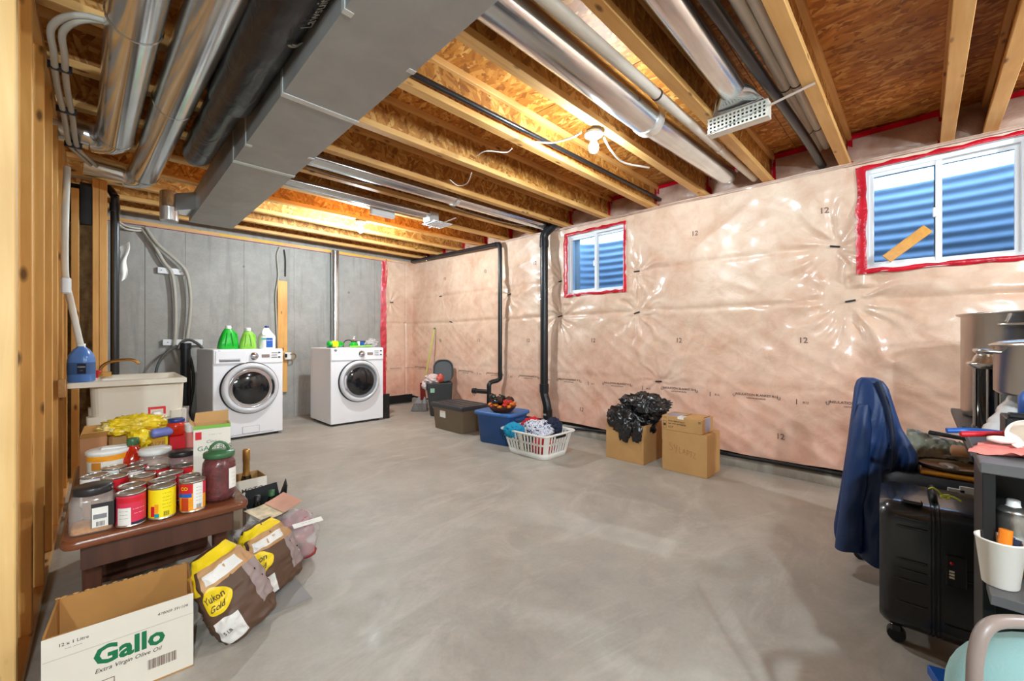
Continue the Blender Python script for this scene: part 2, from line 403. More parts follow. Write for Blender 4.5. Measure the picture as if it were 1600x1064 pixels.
M['clothteal'] = simple('turquoise cloth', C(30, 152, 190), 0.8, var=0.1)
M['clothnavy'] = simple('dark navy cloth', C(34, 40, 62), 0.8)
n = NT('white cloth with dark figures'); co = n.coords((1, 1, 1)); f = n.noise(co, 34, 2, 0.5, 1.0)
n.l(n.ramp(f, [(0.40, C(36, 44, 84)), (0.44, C(220, 222, 232)), (0.62, C(226, 226, 234)), (0.66, C(120, 150, 190))]), n.b.inputs['Base Color']); n.set(Roughness=0.8); M['clothprint'] = n.m
M['wicker'] = simple('dark brown wicker', C(74, 42, 26), 0.6, var=0.4, vs=50, bump=0.6, bs=60)
M['leaf_orange'] = simple('orange leaf', C(214, 120, 30), 0.5, var=0.3, vs=20)
M['leaf_red'] = simple('red fruit', C(190, 36, 24), 0.35)
M['gold'] = simple('gold foil', C(186, 140, 78), 0.28, metal=0.7, var=0.2, vs=20)
M['bottle_dark'] = simple('dark green bottle glass', C(20, 26, 18), 0.08, coat=0.6)
M['insul'] = simple('mineral wool batt', C(120, 98, 66), 0.95, var=0.4, vs=14, bump=0.9, bs=22)
M['brass'] = simple('brass', C(176, 130, 70), 0.3, metal=0.9)
M['potato'] = simple('red potato skin', C(160, 46, 50), 0.5, var=0.2, vs=14)
M['paperprint'] = simple('printed leaflet', C(206, 186, 150), 0.5, var=0.35, vs=26)
M['orange'] = simple('orange plastic', C(240, 130, 30), 0.4)
M['pinkcloth'] = simple('salmon pink cloth', C(226, 132, 122), 0.8, var=0.12)
M['mint'] = simple('green tub plastic', C(70, 170, 104), 0.3, coat=0.2)
M['limelid'] = simple('lime lid', C(170, 210, 90), 0.35)
M['bristle'] = simple('grey bristles', C(110, 106, 104), 0.8, var=0.3, vs=60)
M['broomstick'] = simple('yellow green pole', C(190, 186, 90), 0.4)
M['sage'] = simple('grey green plastic bag', C(142, 144, 130), 0.3, coat=0.2, bump=0.4, bs=20)
M['filter'] = simple('white paper', C(232, 230, 226), 0.7)
M['greycup'] = simple('white paper cup', C(240, 232, 222), 0.5)
M['cupgreen'] = simple('green print', C(98, 148, 40), 0.5)
M['yellow_gold'] = simple('golden plastic', C(214, 160, 40), 0.4)
M['green_brand'] = simple('green brand print', C(20, 112, 70), 0.5)
M['lilac'] = simple('lilac tape', C(150, 146, 166), 0.3)
M['dust'] = simple('dusty floor edge', C(132, 122, 108), 0.9, var=0.2)
# ------------------------------------------------------------------ setting
RX = 3.865; BY = 6.335; LX = -0.176
def zj(y): return 2.365+0.016*y            # underside of the joists
JD = 0.24
fl = struct(MB().box(-4, 4.0, -4, 6.5, -0.1, 0).build('floor', M['floor']))
# ceiling: subfloor sheets and joists
cl = MB()
cl.add([(-4.05, -4, zj(-4)+JD+.03), (4.05, -4, zj(-4)+JD+.03), (4.05, 6.5, zj(6.5)+JD+.03), (-4.05, 6.5, zj(6.5)+JD+.03)], [(0, 1, 2, 3)])
cl.add([(-4.05, -4, zj(-4)+JD+.05), (4.05, -4, zj(-4)+JD+.05), (4.05, 6.5, zj(6.5)+JD+.05), (-4.05, 6.5, zj(6.5)+JD+.05)], [(3, 2, 1, 0)])
ceil = struct(cl.build('ceiling', M['osb_floor']))
tilt = math.atan(0.016)
y = -2.95; row = 0
while y < 6.4:
    x = -4.0-(row % 2)*1.22
    while x < 4.0:
        a, b = max(x+.003, -4.02), min(x+2.437, 4.02); y2 = min(y+1.217, 6.45)
        if b > a and b > -2:
            s = MB(); z0, z1 = zj(y)+JD, zj(y2)+JD
            s.add([(a, y, z0), (b, y, z0), (b, y2, z1), (a, y2, z1), (a, y, z0+.018), (b, y, z0+.018), (b, y2, z1+.018), (a, y2, z1+.018)],
                  [(3, 2, 1, 0), (4, 5, 6, 7), (0, 1, 5, 4), (1, 2, 6, 5), (2, 3, 7, 6), (3, 0, 4, 7)])
            s.build('subfloor_sheet', M['osb_floor'], ceil)
        x += 2.44
    y += 1.22; row += 1
JY = [-1.35, -0.84, -0.300, -0.117, 0.40, 0.892, 1.398, 1.895, 2.43, 2.955, 3.46, 3.97, 4.48, 4.99, 5.5, 5.97]
jm = None
for k, yy in enumerate(JY):
    if jm is None:
        w = MB().box(-4, 3.96, -.005, .005, .036, JD-.036).build('floor_joist', M['osb_web'], ceil)
        b = MB().box(-4, 3.96, -.031, .031, 0, .038).build('bottom_flange', M['pine_x'], w, bevel=.002)
        t = MB().box(-4, 3.96, -.031, .031, JD-.038, JD).build('top_flange', M['pine_x'], w, bevel=.002)
        jm = (w.data, b.data, t.data); w.location = (0, yy, zj(yy))
    else:
        w = bpy.data.objects.new('floor_joist', jm[0]); COL.objects.link(w); w.parent = ceil; w.location = (0, yy, zj(yy))
        for nm, me in (('bottom_flange', jm[1]), ('top_flange', jm[2])):
            c = bpy.data.objects.new(nm, me); COL.objects.link(c); c.parent = w
# closing walls of the rest of the basement (never seen directly)
struct(MB().box(-4.1, -4.0, -4, 6.5, 0, 2.75).build('wall_outer', M['cwall']))
struct(MB().box(-4, 4.0, -4.1, -4.0, 0, 2.75).build('wall_front', M['cwall']))

# ---- right wall: vapour barrier sheet
WIN = [(2.185, 2.945, 1.605, 2.305), (-0.455, 0.300, 1.575, 2.300)]   # y0, y1, z0, z1
PINS = [(0.46, 1.785, 1.3), (0.37, 1.37, 1.5), (2.07, 1.79, 0.7), (2.07, 1.365, 0.9), (3.06, 1.79, 0.7), (3.07, 1.37, 0.8),
        (3.93, 1.70, 0.8), (5.47, 1.79, 0.35), (1.82, 0.68, 0.4), (5.2, 1.37, 0.2), (-0.9, 1.37, 1.0), (-0.9, 1.79, 1.0)]
rp = random.Random(3)
PH = [(rp.uniform(0, 6.28), rp.uniform(0, 6.28), rp.choice((7, 8, 9)), rp.choice((13, 15, 17))) for _ in PINS]
def sheet_h(y, z):
    """how far the sheet stands off into the room"""
    p = Vector((y, z, 0.0))
    h = 0.03+0.016*noise.noise(p*1.3)+0.008*noise.noise(p*4+Vector((3, 1, 7)))
    # diagonal creases
    q = noise.noise(Vector((y*2.0+z*3.4, (z-y)*0.7, 5.0))); h += 0.010*(0.4-abs(q)*2)
    q = noise.noise(Vector((y*4.5-z*7.0, (z+y)*0.8, 9.0))); h += 0.005*(0.4-abs(q)*2)*(1 if z < 1.4 else .6)
    for zs, a in ((1.37, .012), (1.79, .007), (0.70, .003)):
        d = (z-zs+0.012*noise.noise(Vector((y*1.7, zs, 2)))); h -= a*math.exp(-(d/.022)**2); h += a*.6*math.exp(-((d-.05)/.05)**2)
    for (py, pz, a), (p1, p2, n1, n2) in zip(PINS, PH):
        dy, dz = y-py, z-pz; r = math.sqrt(dy*dy+dz*dz)
        if r > 1.15: continue
        th = math.atan2(dz, dy)
        h -= 0.045*a*math.exp(-(r/.12))+0.02*a*math.exp(-(r/.34)**2)
        th += 0.25*noise.noise(Vector((r*6, py*3, 1)))
        c1 = 1-2.2*abs(math.sin(n1*th*.5+p1)); c2 = 1-2.2*abs(math.sin(n2*th*.5+p2)); c3 = 1-2.2*abs(math.sin((n1+n2)*th*.5+p1*2))
        h += 0.0140*a*(c1*math.exp(-r/.34)+.8*c2*math.exp(-r/.24)+.5*c3*math.exp(-r/.15))*min(1, r/.07)
    e = min(abs(y-w[0]) if w[2]-.1 < z < w[3]+.1 else 9 for w in WIN)
    e = min([e]+[abs(y-w[1]) for w in WIN if w[2]-.1 < z < w[3]+.1]+[abs(z-w[2]) for w in WIN if w[0]-.1 < y < w[1]+.1]+[abs(z-w[3]) for w in WIN if w[0]-.1 < y < w[1]+.1])
    k = min(1, e/.12); h = h*k+0.012*(1-k)
    if z < .35: h += .018*(1-z/.35)
    return max(h, -0.03)
NY, NZ = 556, 168
def shp(u, v):
    y = -1.3+u*(BY-.02+1.3); z0 = .125+.008*math.sin(y*5); z1 = zj(y)-.002
    z = z0+v*(z1-z0)
    for w in WIN:
        for k in (0, 1):
            pass
    return (RX-sheet_h(y, z), y, z)
def shskip(u, v):
    y = -1.3+u*(BY-.02+1.3); z = .125+v*(zj(y)-.127)
    return any(w[0] < y < w[1] and w[2] < z < w[3] for w in WIN)
wr = struct(MB().grid(shp, NY, NZ, skip=shskip).build('wall_right', M['sheet']))
def onwall(y, z, off=.003): return Vector((RX-sheet_h(y, z)-off, y, z))
# plain continuation behind the camera and the ledge on top of the sheet
MB().box(RX, RX+.02, -4, -1.3, .1, 2.36).build('sheet_panel', M['sheet'], wr)
s = MB()
for i in range(60):
    ya = -1.3+i*(BY+1.3)/60; yb = ya+(BY+1.3)/60
    f = lambda y, x, dz=0: (x, y, zj(y)+dz)
    s.add([f(ya, RX-.045, -.012), f(yb, RX-.045, -.012), f(yb, 3.99, 0), f(ya, 3.99, 0), f(ya, RX-.04, -.03), f(yb, RX-.04, -.03)], [(0, 3, 2, 1), (4, 0, 1, 5)], 0, True)
s.build('top_lip', M['rim'], wr)
for k in range(len(JY)-1):                      # plastic covered rim pockets between the joists, with red tape
    a, b = JY[k]+.006, JY[k+1]-.006
    def rf(u, v, a=a, b=b):
        y = a+u*(b-a); z = zj(y)+v*(JD-.002); bul = math.sin(PI*u)**.6*math.sin(PI*min(v*1.2, 1))**.6 if 0 < u < 1 else 0
        return (3.955-.05*abs(bul)-.012*noise.noise(Vector((y*9, z*9, 1))), y, z)
    MB().grid(rf, 14, 7).build('rim_batt', M['rim'], wr)
    if b-a < .3: continue
    t = MB()
    for yy, s_ in ((a, 1), (b, -1)):
        t.add([(3.955, yy+s_*.002, zj(yy)+.02), (3.955, yy+s_*.002, zj(yy)+JD-.01), (3.90, yy+s_*.004, zj(yy)+JD-.02), (3.905, yy+s_*.004, zj(yy)+.03), (3.94, yy+s_*.035, zj(yy)+.03), (3.94, yy+s_*.03, zj(yy)+JD-.02)],
              [(0, 1, 2, 3), (0, 4, 5, 1)])
    zz = zj(a)+JD; t.add([(3.945, a, zz-.004), (3.945, b, zz-.004), (3.90, b, zz-.006), (3.90, a, zz-.006), (3.94, a, zz-.03), (3.94, b, zz-.03)], [(0, 1, 2, 3), (0, 4, 5, 1)])
    t.build('red_tape', M['tape'], wr)
struct(MB().box(3.99, 4.1, -4, 6.5, 2.30, 2.75).build('trim_1', M['osb_floor']))
# sheathing behind the sheet around the windows keeps outside light out
o = MB(); ys = [-4, WIN[1][0], WIN[1][1], WIN[0][0], WIN[0][1], 6.5]
for a, b, z0, z1 in ((-4, WIN[1][0], 0, 2.5), (WIN[1][1], WIN[0][0], 0, 2.5), (WIN[0][1], 6.5, 0, 2.5), (WIN[1][0], WIN[1][1], 0, WIN[1][2]), (WIN[1][0], WIN[1][1], WIN[1][3], 2.5), (WIN[0][0], WIN[0][1], 0, WIN[0][2]), (WIN[0][0], WIN[0][1], WIN[0][3], 2.5)):
    o.box(4.0, 4.12, a, b, z0, z1)
o.build('foundation', M['cwall'], wr)
# concrete footing ledge and the dark gap under the sheet
s = MB()
def lf(u, v):
    y = -1.5+u*7.8; n_ = noise.noise(Vector((y*3, v*3, 0)))
    prof = ((3.82, 0.0), (3.815, .055), (3.83, .085), (3.90, .095)); k = min(int(v*3+.01), 3)
    return (prof[k][0]+.012*n_, y, prof[k][1]+(.008*n_ if k else 0))
s.grid(lf, 140, 3); s.build('footing_ledge', M['ledge'], wr)
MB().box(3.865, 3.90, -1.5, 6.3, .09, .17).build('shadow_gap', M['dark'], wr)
MB().tube(catmull([(3.80, 3.1, .05), (3.815, 2.3, .105), (3.81, 1.4, .10), (3.815, .5, .105), (3.81, -.4, .10)], 8), .014, 8).build('black_foam_strip', M['rubber'], wr)
for y, z, a in PINS:
    p = onwall(y, z, .006); rz = rp.uniform(-.5, .25)
    MB().beam((p.x, y-.03*math.cos(rz), z-.03*math.sin(rz)), (p.x-.008, y+.03*math.cos(rz), z+.03*math.sin(rz)), .006, .013, (0, -math.sin(rz), math.cos(rz))).build('form_tie', M['dark'], wr)
def wprint(name, body, y, z, size, mat, bold=0.0, rot=0.0, shear=0.0):
    c, s_ = math.cos(rot), math.sin(rot)
    MB().text(body, size, lambda a, b: onwall(y-(a*c-b*s_), z+(a*s_+b*c), .004), 0, bold, shear).build(name, mat, wr)
for yy, z in ((.65, 1.08), (1.62, 1.08), (2.57, 1.08), (3.55, 1.08), (4.52, 1.08), (5.47, 1.08), (.52, 2.06), (1.47, 2.06), (3.43, 2.05), (4.38, 2.06), (5.35, 2.06), (.80, .31), (2.72, .30), (4.6, .30)):
    wprint('printed_number', '12', yy, z, .062, M['ink_soft'], .012)
for yy in (.33, .975, 1.62, 2.27, 2.90, 3.54, 4.17, 4.80, 5.44, 6.05):
    wprint('printed_line', 'INSULATION BLANKET R12', yy, .625, .026, M['ink'], .012)
    wprint('printed_line', 'VAPOUR RETARDER', yy, .597, .016, M['ink'], .008)
    for d in (-.165, .165): wprint('printed_line', 'U', yy+d, .612, .034, M['ink'], .01)
    wprint('printed_line', 'R12', yy+.30, .60, .024, M['ink'], .01)
    wprint('printed_line', 'I', yy+.36, .60, .06, M['ink'], .0)
# red tape round the windows
def tape_strip(a, b, wid, nrm, seed):
    rr = random.Random(seed); n_ = 14; vs = []; a = Vector(a); b = Vector(b); d = (b-a).normalized(); sd = Vector(nrm)
    for i in range(n_+1):
        p = a+(b-a)*i/n_; e1 = rr.uniform(-.006, .006); e2 = rr.uniform(-.008, .008)
        vs += [(RX-.022, *(p-sd*(wid*.42+e1))[1:]) if False else (p.x, p.y-sd.y*(wid*.42+e1), p.z-sd.z*(wid*.42+e1)), (p.x-.006, p.y, p.z), (p.x+.004, p.y+sd.y*(wid*.58+e2), p.z+sd.z*(wid*.58+e2))]
    fs = []
    for i in range(n_): k = 3*i; fs += [(k, k+3, k+4, k+1), (k+1, k+4, k+5, k+2)]
    return MB().add(vs, fs, 0, True).build('red_tape', M['tape'], wr)
for wi, (y0, y1, z0, z1) in enumerate(WIN):
    X = RX-.028; w = .05
    tape_strip((X, y1, z0-.02), (X, y1, z1+.02), w*(1.15), (0, 1, 0), 10+wi); tape_strip((X, y0, z0-.02), (X, y0, z1+.02), w*.6, (0, -1, 0), 20+wi)
    tape_strip((X, y0, z1+.004), (X, y1, z1+.004), w*.6, (0, 0, 1), 30+wi); tape_strip((X, y0, z0), (X, y1, z0), w*.6, (0, 0, -1), 40+wi)
# windows
for wi, (y0, y1, z0, z1) in enumerate(WIN):
    cy = (y0+y1)/2; X0 = 3.872; m = MB()
    def ringbox(m, ya, yb, za, zb, t, xa, xb):
        m.box(xa, xb, ya, yb, za, za+t); m.box(xa, xb, ya, yb, zb-t, zb); m.box(xa, xb, ya, ya+t, za+t, zb-t); m.box(xa, xb, yb-t, yb, za+t, zb-t)
    ringbox(m, y0+.004, y1-.004, z0+.004, z1-.004, .030, X0, X0+.09)
    wo = struct(m.build('window_%d' % (wi+1), M['vinyl']))
    j = MB(); ringbox(j, y0-.01, y1+.01, z0-.01, z1+.01, .012, X0-.035, X0+.13); j.build('jamb_liner', M['vinyl'], wo)
    fr = MB(); ringbox(fr, y0+.034, cy+.02, z0+.034, z1-.034, .022, X0+.045, X0+.07); fr.build('fixed_sash', M['vinyl'], wo)
    sh = MB(); ringbox(sh, cy-.018, y1-.034, z0+.034, z1-.034, .026, X0+.012, X0+.04); sh.build('sliding_sash', M['vinyl'], wo)
    MB().box(X0+.006, X0+.06, cy-.014, cy+.014, z0+.034, z1-.034).build('mullion', M['vinyl'], wo, bevel=.003)
    MB().box(X0+.055, X0+.059, y0+.054, cy, z0+.054, z1-.054).build('pane', M['glass'], wo)
    MB().box(X0+.024, X0+.028, cy, y1-.058, z0+.058, z1-.058).build('pane', M['glass'], wo)
    MB().box(X0-.004, X0+.014, cy+.004, cy+.026, (z0+z1)/2-.045, (z0+z1)/2+.02).build('latch', M['vinyl'], wo, bevel=.004)
    # corrugated steel well outside
    hw, pr = .72, .60
    def wf(u, v, cy=cy):
        a = PI*u; z = 1.15+v*(2.37-1.15); k = 1+.011*math.sin(2*PI*z/.085)
        return (4.12+pr*max(0, math.sin(a))**.42*k, cy+hw*(abs(math.cos(a))**.75)*(1 if math.cos(a) > 0 else -1), z)
    MB().grid(wf, 24, 130).build('window_well', M['well'], wo)
    MB().box(4.10, 4.9, cy-.75, cy+.75, 1.10, 1.2).build('well_gravel', M['gravel'], wo)
    e = MB()
    e.box(4.12, 4.9, cy-1.5, cy-.74, 1.1, 2.33); e.box(4.12, 4.9, cy+.74, cy+1.5, 1.1, 2.33); e.box(4.76, 5.6, cy-1.5, cy+1.5, 1.1, 2.33); e.build('outside_soil', M['gravel'], wo)

# ---- back wall: concrete cast against form panels
XE = [-4.0, -3.31, -2.70, -2.09, -1.48, -.876, -.266, .344, .71, 1.32, 1.93, 2.54, 3.15, 3.40]
wb = struct(MB().box(-4, 4.1, BY+.006, BY+.2, 0, 2.75).build('wall_back', M['cwall']))
rr = random.Random(5)
for a, b in zip(XE[:-1], XE[1:]):
    d = rr.uniform(-.002, .002)
    MB().box(a+.0035, b-.0035, BY+d, BY+.03, 0, 2.40).build('form_panel', M['cwall'], wb, bevel=.0015)
MB().box(-.6, 3.9, BY-.04, BY+.02, 2.405, 2.443).build('sill_plate', M['pine_x'], wb)
MB().box(-.6, 3.9, BY-.045, BY+.01, 2.396, 2.405).build('sill_gasket', simple('pink sill gasket', C(206, 150, 146), .8), wb)
for a, b in ((1.05, 1.35), (1.42, 1.78), (2.35, 3.1)):
    MB().box(a, b, BY-.048, BY-.04, 2.412, 2.430).build('yellow_strip', simple('yellow foam strip', C(226, 190, 60), .7), wb)
# insulated corner of the back wall
def s2(u, v):
    x = 3.33+u*(RX-.01-3.33); z = .13+v*(2.43-.13); p = Vector((x*2, z, 3))
    h = .03+.014*noise.noise(p*2)+.006*(0.4-2*abs(noise.noise(Vector((x*5+z*4, z-x, 4)))))
    for zs in (1.37,): h -= .012*math.exp(-((z-zs)/.02)**2)
    r = math.hypot(x-3.42, z-1.72); th = math.atan2(z-1.72, x-3.42); h += .010*math.cos(9*th)*min(1, r/.06)*math.exp(-r/.2)-.03*math.exp(-r/.1)
    h -= .02*math.exp(-((x-3.70)/.012)**2)*(1 if z < 1.4 else .2)
    return (x, BY-h-.012, z)
MB().grid(s2, 60, 150).build('insulation_sheet', M['sheet'], wb)
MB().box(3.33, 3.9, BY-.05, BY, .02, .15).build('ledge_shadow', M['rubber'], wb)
t = MB()
def tp(u, v):
    z = .18+v*2.25; w = .085+.02*noise.noise(Vector((z*3, 1, 1))); x0 = 3.255+.02*noise.noise(Vector((z*2, 5, 1)))-.02*(1-v)*0
    return (x0+u*w+(.05 if False else 0), BY-.008-.035*u-.012*abs(noise.noise(Vector((z*9, u*4, 2)))), z)
t.grid(tp, 6, 70).build('red_tape', M['tape'], wb)
MB().box(3.40, 3.46, BY-.055, BY-.045, 1.715, 1.728).build('form_tie', M['dark'], wb)
for xx in (3.50, 3.78):
    MB().text('INSULATION BLANKET R12', .018, lambda a, b, xx=xx: Vector((xx+a, BY-.062, .61+b)), 0, .012).build('printed_line', M['ink'], wb)

# ---- left stud wall
def emptystruct(nm):
    o = bpy.data.objects.new(nm, None); COL.objects.link(o); return struct(o)
wl = emptystruct('wall_left')
MB().box(LX-.095, LX, 1.84, 1.885, 0, 2.37).build('stud', M['pine_pale'], wl, bevel=.003)['label'] = 'pale thick end stud of the wall'
st = None
for k in range(6):
    yy = 2.235+.407*k
    if st is None:
        st = MB().box(-.089, 0, 0, .038, .038, 2.36).build('stud', M['pine_z'], wl, bevel=.002); o = st
    else: o = st.copy(); COL.objects.link(o); o.parent = wl
    o.location = (LX+rr.uniform(-.002, .002), yy, 0)
MB().box(LX-.089, LX, 1.885, 4.50, 0, .038).build('bottom_plate', M['pine_y'], wl, bevel=.002)
MB().box(LX-.089, LX, 1.885, 4.50, 2.33, 2.368).build('top_plate', M['pine_y'], wl, bevel=.002)
# short stud return at its far end, batts behind
wt = emptystruct('wall_return'); YR = 4.55
for xa, xb, zt in ((-.168, -.126, 2.24), (-.054, -.019, 2.34), (-.017, .028, 2.34)): MB().box(xa, xb, YR, YR+.089, .038, zt).build('stud', M['pine_z'], wt, bevel=.002)
MB().box(-.122, -.058, YR+.02, YR+.089, 1.98, 2.30).build('dark_gap', M['dark'], wt)
MB().box(LX-.05, .03, YR-.003, YR+.089, 2.342, 2.40).build('top_plate', M['pine_x'], wt, bevel=.002)
MB().box(LX-.09, .03, YR, YR+.089, 0, .038).build('bottom_plate', M['pine_x'], wt, bevel=.002)
def bt(u, v): 
    x = -.20+u*.22; z = .04+v*1.95; return (x, YR+.06+.03*noise.noise(Vector((x*18, z*5, 2)))+.015*noise.noise(Vector((x*40, z*20, 7))), z)
MB().grid(bt, 10, 70).build('batt', M['insul'], wt)
MB().box(-.20, .02, YR+.1, YR+.12, 0, 2.3).build('back_board', M['dark'], wt)
# ------------------------------------------------------------------ ducts, pipes and lights under the ceiling
d = thing('supply_duct', 'long square grey sheet metal duct hanging under the joists', 'duct', (.72, 0, 2.155))
DX0, DX1, DH = -.165, .165, .205
secs = [(-1.5, .55), (.553, 1.965), (1.968, 2.905), (2.908, 4.70)]
for a, b in secs:
    m = MB(); nx, ny = 2, 2
    cy = (a+b)/2
    m.add([(DX0, a, 0), (DX1, a, 0), (DX1, b, 0), (DX0, b, 0), (0, cy, -.006), (DX0, a, DH), (DX1, a, DH), (DX1, b, DH), (DX0, b, DH)],
          [(1, 0, 4), (2, 1, 4), (3, 2, 4), (0, 3, 4), (5, 6, 7, 8), (0, 1, 6, 5), (1, 2, 7, 6), (2, 3, 8, 7), (3, 0, 5, 8)])
    m.build('duct_section', M['galv_duct'], d)
for yy in (.5515, 1.9665, 2.9065):
    MB().box(DX0-.004, DX1+.004, yy-.018, yy+.018, -.006, -.001).box(DX0-.006, DX0-.001, yy-.012, yy+.012, -.006, DH).box(DX1+.001, DX1+.006, yy-.012, yy+.012, -.006, DH).build('drive_cleat', M['galv_bright'], d, bevel=.0015)
for xx, yy in ((DX0, 1.33), (DX1, 1.44), (DX0, 2.62), (DX1, 2.55), (DX0, .1)):
    s_ = 1 if xx > 0 else -1
    MB().box(min(xx, xx-s_*.03), max(xx, xx-s_*.03), yy-.012, yy+.012, -.0035, -.0005).box(min(xx, xx+s_*.003), max(xx, xx+s_*.003), yy-.012, yy+.012, -.003, .23).build('hanger_strap', M['galv_bright'], d)
# take-off boot on its left side
to = MB()
r0 = [(DX0, 4.30, .03), (DX0, 4.60, .03), (DX0, 4.60, .17), (DX0, 4.30, .17)]
r1 = [(-.30, 4.28, -.02), (-.30, 4.40, -.02), (-.30, 4.40, .12), (-.30, 4.28, .12)]
to.loft([r0, r1], 0, False); to.build('take_off', M['galv'], d)
MB().lathe([(.058, -.10), (.060, -.095), (.060, .0), (.062, .004), (.062, .012), (.060, .016), (.060, .13), (.05, .14)], 24, (-.335, 4.34, 0)).build('round_boot', M['galv'], d)
def spin(pts, r, mat, name, parent, n=24): return MB().tube(pts, r, n).build(name, mat, parent)
# two long round pipes with elbows to the left
def round_pipe(label, x0, x1, yend, zc):
    t = thing('round_duct', label, 'duct', (x1, yend, zc), 0, 'round metal ducts at the left'); k = (x0-x1)/(1.986-yend)
    xa = x1-k*(yend+1.2)
    ax = lambda y: (x1+k*(y-yend)-x1, y-yend, 0)
    cuts = [-1.2, .75, 2.15, yend-.10] if yend < 4 else [-1.2, 1.5, 2.75, yend-.10]
    for a, b in zip(cuts[:-1], cuts[1:]):
        spin([ax(a), ax(b)], .083, M['galv'], 'pipe_section', t)
        MB().tube([ax(b-.03), ax(b-.024), ax(b-.018)], [.0835, .087, .0835], 24, caps=(False, False)).build('crimped_joint', M['galv'], t)
    e = [ax(yend-.10)]+[(-.10*(1-math.cos(a)), -.10+.11*math.sin(a), -.004*math.sin(a)) for a in [PI/2*i/8 for i in range(1, 9)]]
    MB().tube(e, .083, 24).build('elbow', M['galv'], t)
    MB().tube([(-.10, .01, 0), (-.30+max(0, .1-x1), .01, .02)], .079, 24).build('branch_pipe', M['galv'], t)
    return t
round_pipe('shiny round metal duct at far left, ending in the nearer elbow', .092, .052, 3.52, 2.303)
round_pipe('shiny round metal duct between the far left one and the black wrapped duct', .282, .212, 4.14, 2.303)
# black wrapped flexible duct
t = thing('insulated_duct', 'black plastic wrapped insulated duct with white print, left of the square duct', 'duct', (.45, 3.42, 2.29))
def flex(y0, y1, r, x0, x1, seed, endround):
    n = 26; rings = []; ny = int((y1-y0)/.018)
    for i in range(ny+1):
        f = i/ny; y = y0+f*(y1-y0); x = x0+f*(x1-x0); rr_ = r
        if endround and f > .85: rr_ = r*math.sqrt(max(.02, 1-((f-.85)/.155)**2*.75))
        ring = []
        for k in range(n):
            a = 2*PI*k/n; p = Vector((math.cos(a)*1.6, y*5, math.sin(a)*1.6+seed))
            q = noise.noise(Vector((math.cos(a)*3, y*5, math.sin(a)*3+seed)))
            R = rr_*(1+.05*noise.noise(p)+.035*(0.5-abs(q)*2))
            ring.append((x-.45+R*math.cos(a), y-3.42, R*math.sin(a)))
        rings.append(ring)
    return MB().loft(rings)
flex(-1.2, 2.42, .100, .462, .452, 1, False).build('wrap_section', M['wrap'], t)
flex(2.38, 3.42, .080, .448, .430, 4, True).build('wrap_section', M['wrap'], t)
MB().tube([(.0, -1.03, -.002), (.0, -1.0, -.002)], [.094, .092], 24).build('tape_band', M['abs'], t)
def wrapfn(x, y):
    a = -.98-y/.10; yy = 1.62-x
    return Vector((.010+.1075*math.cos(a), yy-3.42, .1075*math.sin(a)))
MB().text('Lawsuite', .060, lambda x, y: wrapfn(x+.16, y), 0, .006).build('white_print', M['cable_grey'], t)
for R0, R1 in ((.034, .024), (.020, .012)):
    lg = MB()
    for i in range(10):
        a0 = 2.0+i*.24; a1 = a0+.24
        lg.add([wrapfn(-.045+rr_*math.cos(a), rr_*math.sin(a)) for rr_, a in ((R0, a0), (R1, a0), (R1, a1), (R0, a1))], [(0, 1, 2, 3)])
    lg.build('fan_mark', M['cable_grey'], t)

def pipe_thing(name, label, cat, pts, r, mat, group=None, n=16, smooth=0, bands=()):
    pts = [Vector(p) for p in pts]; o = pts[0].copy(); lp = [p-o for p in pts]
    if smooth: lp = catmull(lp, smooth)
    t = thing(name, label, cat, o, 0, group); MB().tube(lp, r, n).build('pipe_run', mat, t)
    for f, L, mt in bands:
        a = lp[0].lerp(lp[-1], f); dr = (lp[-1]-lp[0]).normalized(); rr_ = (r if not isinstance(r, list) else r[0])*1.14
        MB().tube([a-dr*L/2, a+dr*L/2], rr_, n).build('coupling', mt, t)
    return t
# big pipe in the bay right of the lit bulb
t = thing('round_duct', 'big silver round duct in the joist bay right of the near bulb', 'duct', (.9, 1.145, 2.375))
MB().tube([(0, 0, 0), (1.37, 0, .012)], .088, 24).build('pipe_section', M['galv'], t)
MB().tube([(1.35, 0, .012), (1.41, 0, .013), (1.44, 0, .014)], [.093, .093, .078], 24).build('reducer', M['galv_bright'], t)
MB().tube([(1.43, 0, .014), (2.70, 0, .075), (2.82, 0, .085)], [.076, .076, .06], 24).build('pipe_section', M['galv'], t)
pipe_thing('drain_pipe', 'white plastic pipe between the big silver duct and a joist', 'pipe', [(.9, .995, 2.35), (3.84, .985, 2.43)], .027, M['pvc'], None, 14, 0, ((.72, .05, M['pvc']), (.40, .012, M['ink'])))
# boot and register hanging between two joists
t = thing('floor_register', 'silver duct with a slotted beige register box strapped under the joists', 'duct', (2.52, .735, 2.33))
MB().tube([(-1.65, -.03, .105), (-.12, -.01, .115)], .066, 24).build('pipe_section', M['galv'], t)
a_ = [(-.12, -.01+.066*math.cos(2*PI*k/16+PI/4), .115+.066*math.sin(2*PI*k/16+PI/4)) for k in range(16)]
sq = rrect(.28, .055, .01, 3); b_ = [(.028-y, x, .047) for x, y in sq]
MB().loft([a_, [tuple(.55*p[i]+.45*q[i]+(.012 if i == 2 else 0) for i in range(3)) for p, q in zip(a_, b_)], b_], 0, True).build('boot', M['galv'], t)
bx = MB().box(.0, .06, -.155, .155, -.045, -.037).box(.0, .06, -.155, .155, .037, .046).box(.0, .06, -.155, -.147, -.037, .037).box(.0, .06, .147, .155, -.037, .037).box(.05, .06, -.147, .147, -.037, .037, 0)
bx.build('register_box', M['pvc'], t)
MB().box(.012, .016, -.147, .147, -.037, .037).build('dark_inside', M['dark'], t)
g = MB()
for i in range(15): yy = -.147+i*.021; g.box(-.006, .0, yy-.0045, yy+.0045, -.045, .045)
